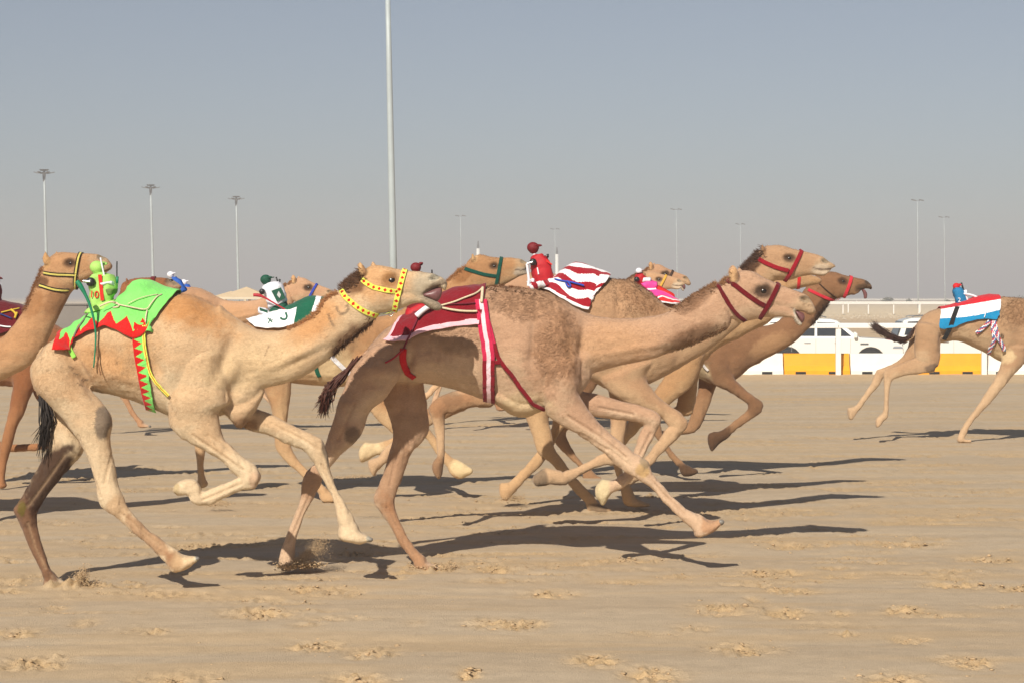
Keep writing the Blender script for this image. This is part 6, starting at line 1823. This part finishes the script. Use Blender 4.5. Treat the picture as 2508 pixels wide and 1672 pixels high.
lime = plain('lime_cloth', lin(160, 206, 104), rough=.8, bump=.5, bscale=40)
redc = plain('red_print', lin(206, 34, 22), rough=.8)
whip_g = plain('green_whip', lin(14, 120, 84), rough=.5)
dgreen = plain('dark_green_cloth', lin(8, 74, 54), rough=.75, bump=.5, bscale=40)
dred = plain('dark_red_cloth', lin(112, 12, 22), rough=.7, bump=.5, bscale=40)
bred = plain('bright_red_cloth', lin(176, 16, 30), rough=.7, bump=.7, bscale=35)
blue = plain('blue_rider_cloth', lin(28, 84, 172), rough=.75, bump=.5, bscale=40)
sky_b = plain('sea_blue_cloth', lin(18, 112, 160), rough=.8, bump=.5, bscale=40)
whiteb = plain('white_shell', lin(225, 225, 232), rough=.5)
pinkc = plain('pink_cloth', lin(226, 70, 150), rough=.8)
red2 = plain('cap_red', lin(196, 18, 30), rough=.75)

r = Rider('lime green robot rider numbered 10 with long green whip', z1, 13.7, (840, 690))
r.shape('saddle_base', [(700, 690, 955, 640, .10), (760, 640, 965, 590, .09)], lime, p=3)
t = r.shape('torso', [(760, 640, 930, 590, .07), (742, 560, 940, 545, .075), (732, 470, 962, 470, .075), (735, 400, 950, 400, .07), (770, 375, 900, 380, .06)], lime)
r.plate('stripe', [(805, 380), (835, 378), (855, 590), (827, 595)], redc, -.085, parent=t)
r.text('number', '10', 774, 545, 58, redc, -.082, parent=t, tilt=4)
r.shape('strap', [(850, 432, 850, 468, .082), (900, 430, 900, 466, .084), (950, 432, 950, 465, .08)], whiteb, parent=t)
r.shape('pouch', [(880, 520, 960, 500, .085), (890, 560, 940, 540, .08)], plain('dull_green', lin(96, 120, 62), rough=.8), parent=t)
r.cap_head(800, 325, 56, lime, visor=(1.15, -.35))
r.ball('neck', 812, 372, 22, M['black'])
r.disc('motor_disc', 745, 440, 38, M['black'], -.085, .03)
r.tube('whip_arm', [(745, 438), (715, 435), (680, 432)], .011, M['chrome'], -.10)
r.tube('whip', [(632, 432), (660, 470), (700, 540), (735, 620), (765, 720), (785, 840), (785, 960), (770, 1140)], [.016, .018, .012, .010, .008, .007, .006, .005], whip_g, -.30)
r.tube('whip_tip', [(792, 960), (800, 1060), (815, 1140), (828, 1200)], .004, plain('whip_thong', lin(130, 90, 60), rough=.8), -.30)
r.tube('antenna', [(962, 270), (961, 360), (962, 440)], .0045, M['black'], -.02)
r.tube('antenna_base', [(965, 395), (962, 450)], .010, whip_g, -.02)
r.tube('rod', [(826, 240), (840, 310), (862, 410)], .006, whiteb, -.06)

r = Rider('white and dark green robot rider holding a thin red whip', z3, 19.6, (600, 560))
r.shape('saddle_base', [(520, 560, 690, 520, .10), (560, 525, 680, 480, .09)], dgreen)
t = r.shape('torso', [(535, 520, 680, 455, .085), (505, 430, 668, 400, .09), (480, 350, 645, 330, .085), (510, 325, 620, 312, .07)], whiteb)
r.plate('chest_panel', [(552, 378), (632, 350), (668, 440), (598, 468)], dgreen, -.10, parent=t)
r.plate('diamond', [(612, 380), (632, 410), (620, 438), (598, 412)], plain('silver_print', (.5, .5, .5), rough=.4), -.108, parent=t)
r.cap_head(508, 290, 42, dgreen)
r.ball('neck', 535, 335, 22, M['black'])
r.disc('motor_disc', 476, 385, 24, M['black'], -.11, .03)
r.tube('whip', [(405, 412), (450, 415), (500, 435), (560, 470), (650, 522), (740, 572)], [.016, .018, .010, .008, .007, .005], plain('red_whip', lin(170, 24, 44), rough=.6), -.14)
r.tube('antenna', [(592, 265), (608, 315)], .008, M['black'])
r.tube('antenna', [(622, 282), (616, 320)], .010, M['black'], .03)
r.shape('roll', [(450, 515, 458, 565, .08), (520, 525, 518, 590, .08)], whiteb, p=2.2)
r.plate('roll_band', [(456, 515), (522, 540), (520, 560), (454, 535)], dgreen, -.085)

r = Rider('tall red robot rider with dark red cap on the striped cloth', z5, 17.0, (770, 470))
t = r.shape('torso', [(700, 490, 865, 455, .085), (690, 410, 858, 385, .09), (672, 330, 845, 310, .088), (665, 270, 825, 265, .08), (690, 225, 780, 220, .06)], bred)
r.shape('saddle_base', [(700, 500, 900, 430, .11), (720, 470, 880, 410, .10)], bred)
r.plate('flap', [(800, 250), (850, 295), (842, 300), (800, 275)], redc, -.085, parent=t)
r.cap_head(692, 162, 47, dred, visor=(1.25, -.3))
r.ball('neck', 700, 210, 14, whiteb)
r.disc('motor_disc', 690, 276, 30, M['black'], -.10, .03)
r.tube('whip_arm', [(690, 275), (655, 285), (640, 290)], .010, M['chrome'], -.12)
r.plate('white_tag', [(720, 322), (730, 320), (740, 375), (730, 378)], whiteb, -.10, parent=t)
r.tube('switch', [(768, 245), (772, 215)], .012, whiteb, -.02); r.tube('switch', [(812, 240), (810, 210)], .010, M['black'], -.02); r.tube('switch', [(790, 245), (785, 222)], .009, M['black'], .02)
r.tube('white_arm', [(640, 290), (648, 350), (655, 420), (650, 475)], .012, whiteb, -.03)
r.shape('side_pad', [(665, 420, 700, 418, .05), (668, 470, 705, 470, .05)], whiteb, lat=-.05)

r = Rider('dark red robot rider whose cap shows over the cream muzzle', z3, 14.6, (1760, 560))
t = r.shape('torso', [(1670, 560, 1860, 500, .085), (1680, 440, 1840, 410, .09), (1690, 300, 1830, 290, .085), (1710, 240, 1800, 235, .06)], dred)
r.shape('saddle_base', [(1640, 600, 1900, 540, .12), (1660, 540, 1880, 480, .11)], bred)
r.cap_head(1742, 190, 42, dred, visor=(1.3, -.55))
r.tube('antenna', [(1872, 205), (1874, 240)], .006, M['black'])
r.tube('white_strap', [(1745, 585), (1790, 545), (1840, 510), (1890, 488)], [.022, .020, .02, .018], whiteb, -.26)

r = Rider('red and pink robot rider with white cap on the hidden camel', z5, 18.9, (1640, 540))
t = r.shape('torso', [(1540, 460, 1640, 420, .07), (1525, 410, 1600, 380, .075), (1540, 380, 1590, 372, .06)], bred)
r.cap_head(1562, 352, 26, whiteb, M['black'])
r.disc('motor_disc', 1543, 418, 22, M['black'], -.09, .03)
r.shape('pink_pad', [(1575, 440, 1600, 490, .08), (1640, 420, 1660, 500, .085), (1700, 440, 1710, 500, .08)], pinkc)
r.shape('white_pad', [(1600, 400, 1590, 440, .085), (1660, 405, 1650, 440, .085)], whiteb)
r.shape('white_pad', [(1620, 480, 1640, 530, .09), (1700, 490, 1710, 545, .09)], whiteb)
r.shape('red_pad', [(1715, 470, 1725, 560, .08), (1790, 510, 1790, 570, .08), (1840, 540, 1840, 575, .06)], redc)

r = Rider('small blue robot rider with white ball cap behind the green cloth', z1, 26.0, (1460, 520))
r.shape('torso', [(1450, 520, 1540, 505, .07), (1430, 440, 1490, 430, .07), (1415, 410, 1450, 400, .05)], blue)
r.cap_head(1404, 382, 28, whiteb)
r = Rider('small blue robot rider with dark face and white helmet', z1, 28.5, (1560, 535))
r.shape('torso', [(1490, 540, 1620, 530, .08), (1490, 500, 1580, 490, .08), (1500, 470, 1560, 468, .06)], blue)
r.cap_head(1512, 448, 28, whiteb, plain('dark_brown_face', lin(60, 34, 28), rough=.6))
r.shape('saddle_base', [(1480, 550, 1660, 545, .1), (1500, 520, 1620, 518, .09)], blue)

r = Rider('sea blue robot rider numbered 2 with red cap on the leader', z8, 27.4, (1210, 385))
t = r.shape('torso', [(1165, 380, 1255, 360, .08), (1152, 310, 1240, 290, .085), (1140, 245, 1215, 232, .08), (1150, 225, 1200, 222, .06)], sky_b)
r.shape('saddle_base', [(1160, 388, 1285, 372, .1), (1185, 360, 1275, 345, .09)], sky_b)
r.text('number', '2', 1192, 325, 36, whiteb, -.10, parent=t)
r.cap_head(1168, 212, 28, red2)
r.shape('pack', [(1225, 330, 1258, 325, .05), (1222, 245, 1248, 245, .05)], whiteb)
r.tube('antenna', [(1208, 180), (1228, 245)], .012, M['black'])
r.tube('white_arm', [(1172, 268), (1230, 272), (1300, 285), (1360, 312), (1415, 345)], .016, whiteb, -.06)
r.ball('knot', 1250, 388, 18, red2, -.12, (1.4, 1, 1)); r.ball('knot', 1290, 395, 20, sky_b, -.12, (1.3, 1, 1.2)); r.ball('knot', 1285, 372, 14, red2, -.12, (1.5, 1, .8))

r = Rider('dark red robot rider cut off by the left picture edge', z1, 20.8, (-40, 620))
r.shape('torso', [(-110, 620, 14, 610, .08), (-100, 540, 12, 530, .08), (-80, 470, 6, 465, .06)], dred)
r.cap_head(-40, 430, 40, dred)
r.shape('saddle_base', [(-120, 640, 40, 630, .1), (-100, 610, 20, 600, .09)], dred)

# ---------------------------------------------------------------- sand thrown up by the feet
def spray(label, v, D, clusters, seed):
    rng = np.random.RandomState(seed)
    pts = []; sz = []
    for (x0, y0, x1, y1, n, sx, sy, s) in clusters:
        n = int(n * 2.4); s *= .68
        k = (v(1, 0)[0] - v(0, 0)[0])
        for i in range(n):
            t = rng.rand()
            x, y = v(x0 + (x1 - x0) * t, y0 + (y1 - y0) * t)
            w = .35 + .65 * t if sy > 40 else 1.0
            p = unproject(x + rng.randn() * sx * k * w, y + rng.randn() * sy * k * w, D + rng.randn() * .07)
            if p[2] < .003: p[2] = abs(rng.randn()) * .012
            pts.append(p); sz.append(s * (.4 + 1.2 * rng.rand() ** 3))
    V, fs = clod_mesh(rng, len(pts), pts, sz)
    cl = np.repeat(np.array(lin(196, 168, 132)) * (.75 + .4 * rng.rand(len(pts), 1)), 6, axis=0)
    o = link('flying_sand', mesh_from('flying_sand', V, fs, False, [M['sand']], colors=cl))
    o['kind'] = 'stuff'; o['label'] = label
spray('sand thrown up by the rear foot of the tan camel', z4, 14.45, [(270, 1395, 560, 1385, 420, 30, 14, .013), (380, 1375, 615, 1215, 1500, 30, 42, .0048), (400, 1370, 600, 1230, 1800, 55, 50, .0028), (300, 1385, 640, 1330, 500, 60, 30, .003)], 1)
spray('sand heaped by the dark rear foot of the cream camel', z2, 13.86, [(400, 1490, 740, 1485, 140, 40, 8, .011), (590, 1445, 660, 1370, 330, 22, 26, .008), (520, 1460, 700, 1400, 160, 60, 40, .004)], 2)
spray('sand scattered round the planted rear foot of the tan camel', z4, 14.75, [(1280, 1415, 1640, 1410, 330, 30, 9, .010)], 3)
spray('puff of sand at the far rear foot under the tan camel', z6, 19.0, [(240, 885, 410, 870, 200, 26, 12, .009), (300, 860, 410, 830, 500, 34, 26, .0035)], 4)
spray('lump of sand below the folded foreleg of the cream camel', z2, 18.6, [(1610, 865, 1750, 850, 160, 30, 10, .010)], 7)
spray('low drift of sand behind the front pair', z4, 17.6, [(700, 715, 960, 705, 160, 40, 6, .007)], 8)

# ---------------------------------------------------------------- dusty air
mb = MB(); mb.box((0, 1170, 11.0), (3600, 2460, 31.0))
hz_m = bpy.data.materials.new('dusty_air'); hz_m.use_nodes = True
nt = hz_m.node_tree; nt.nodes.clear()
ho = nt.nodes.new('ShaderNodeOutputMaterial'); hv = nt.nodes.new('ShaderNodeVolumePrincipled')
hv.inputs['Density'].default_value = 0.0016
hv.inputs['Color'].default_value = (.90, .875, .88, 1)
hv.inputs['Anisotropy'].default_value = 0.0
nt.links.new(hv.outputs[0], ho.inputs['Volume'])
ho_o = mb.build('haze', hz_m); ho_o['kind'] = 'stuff'; ho_o['label'] = 'dusty air over the whole track'
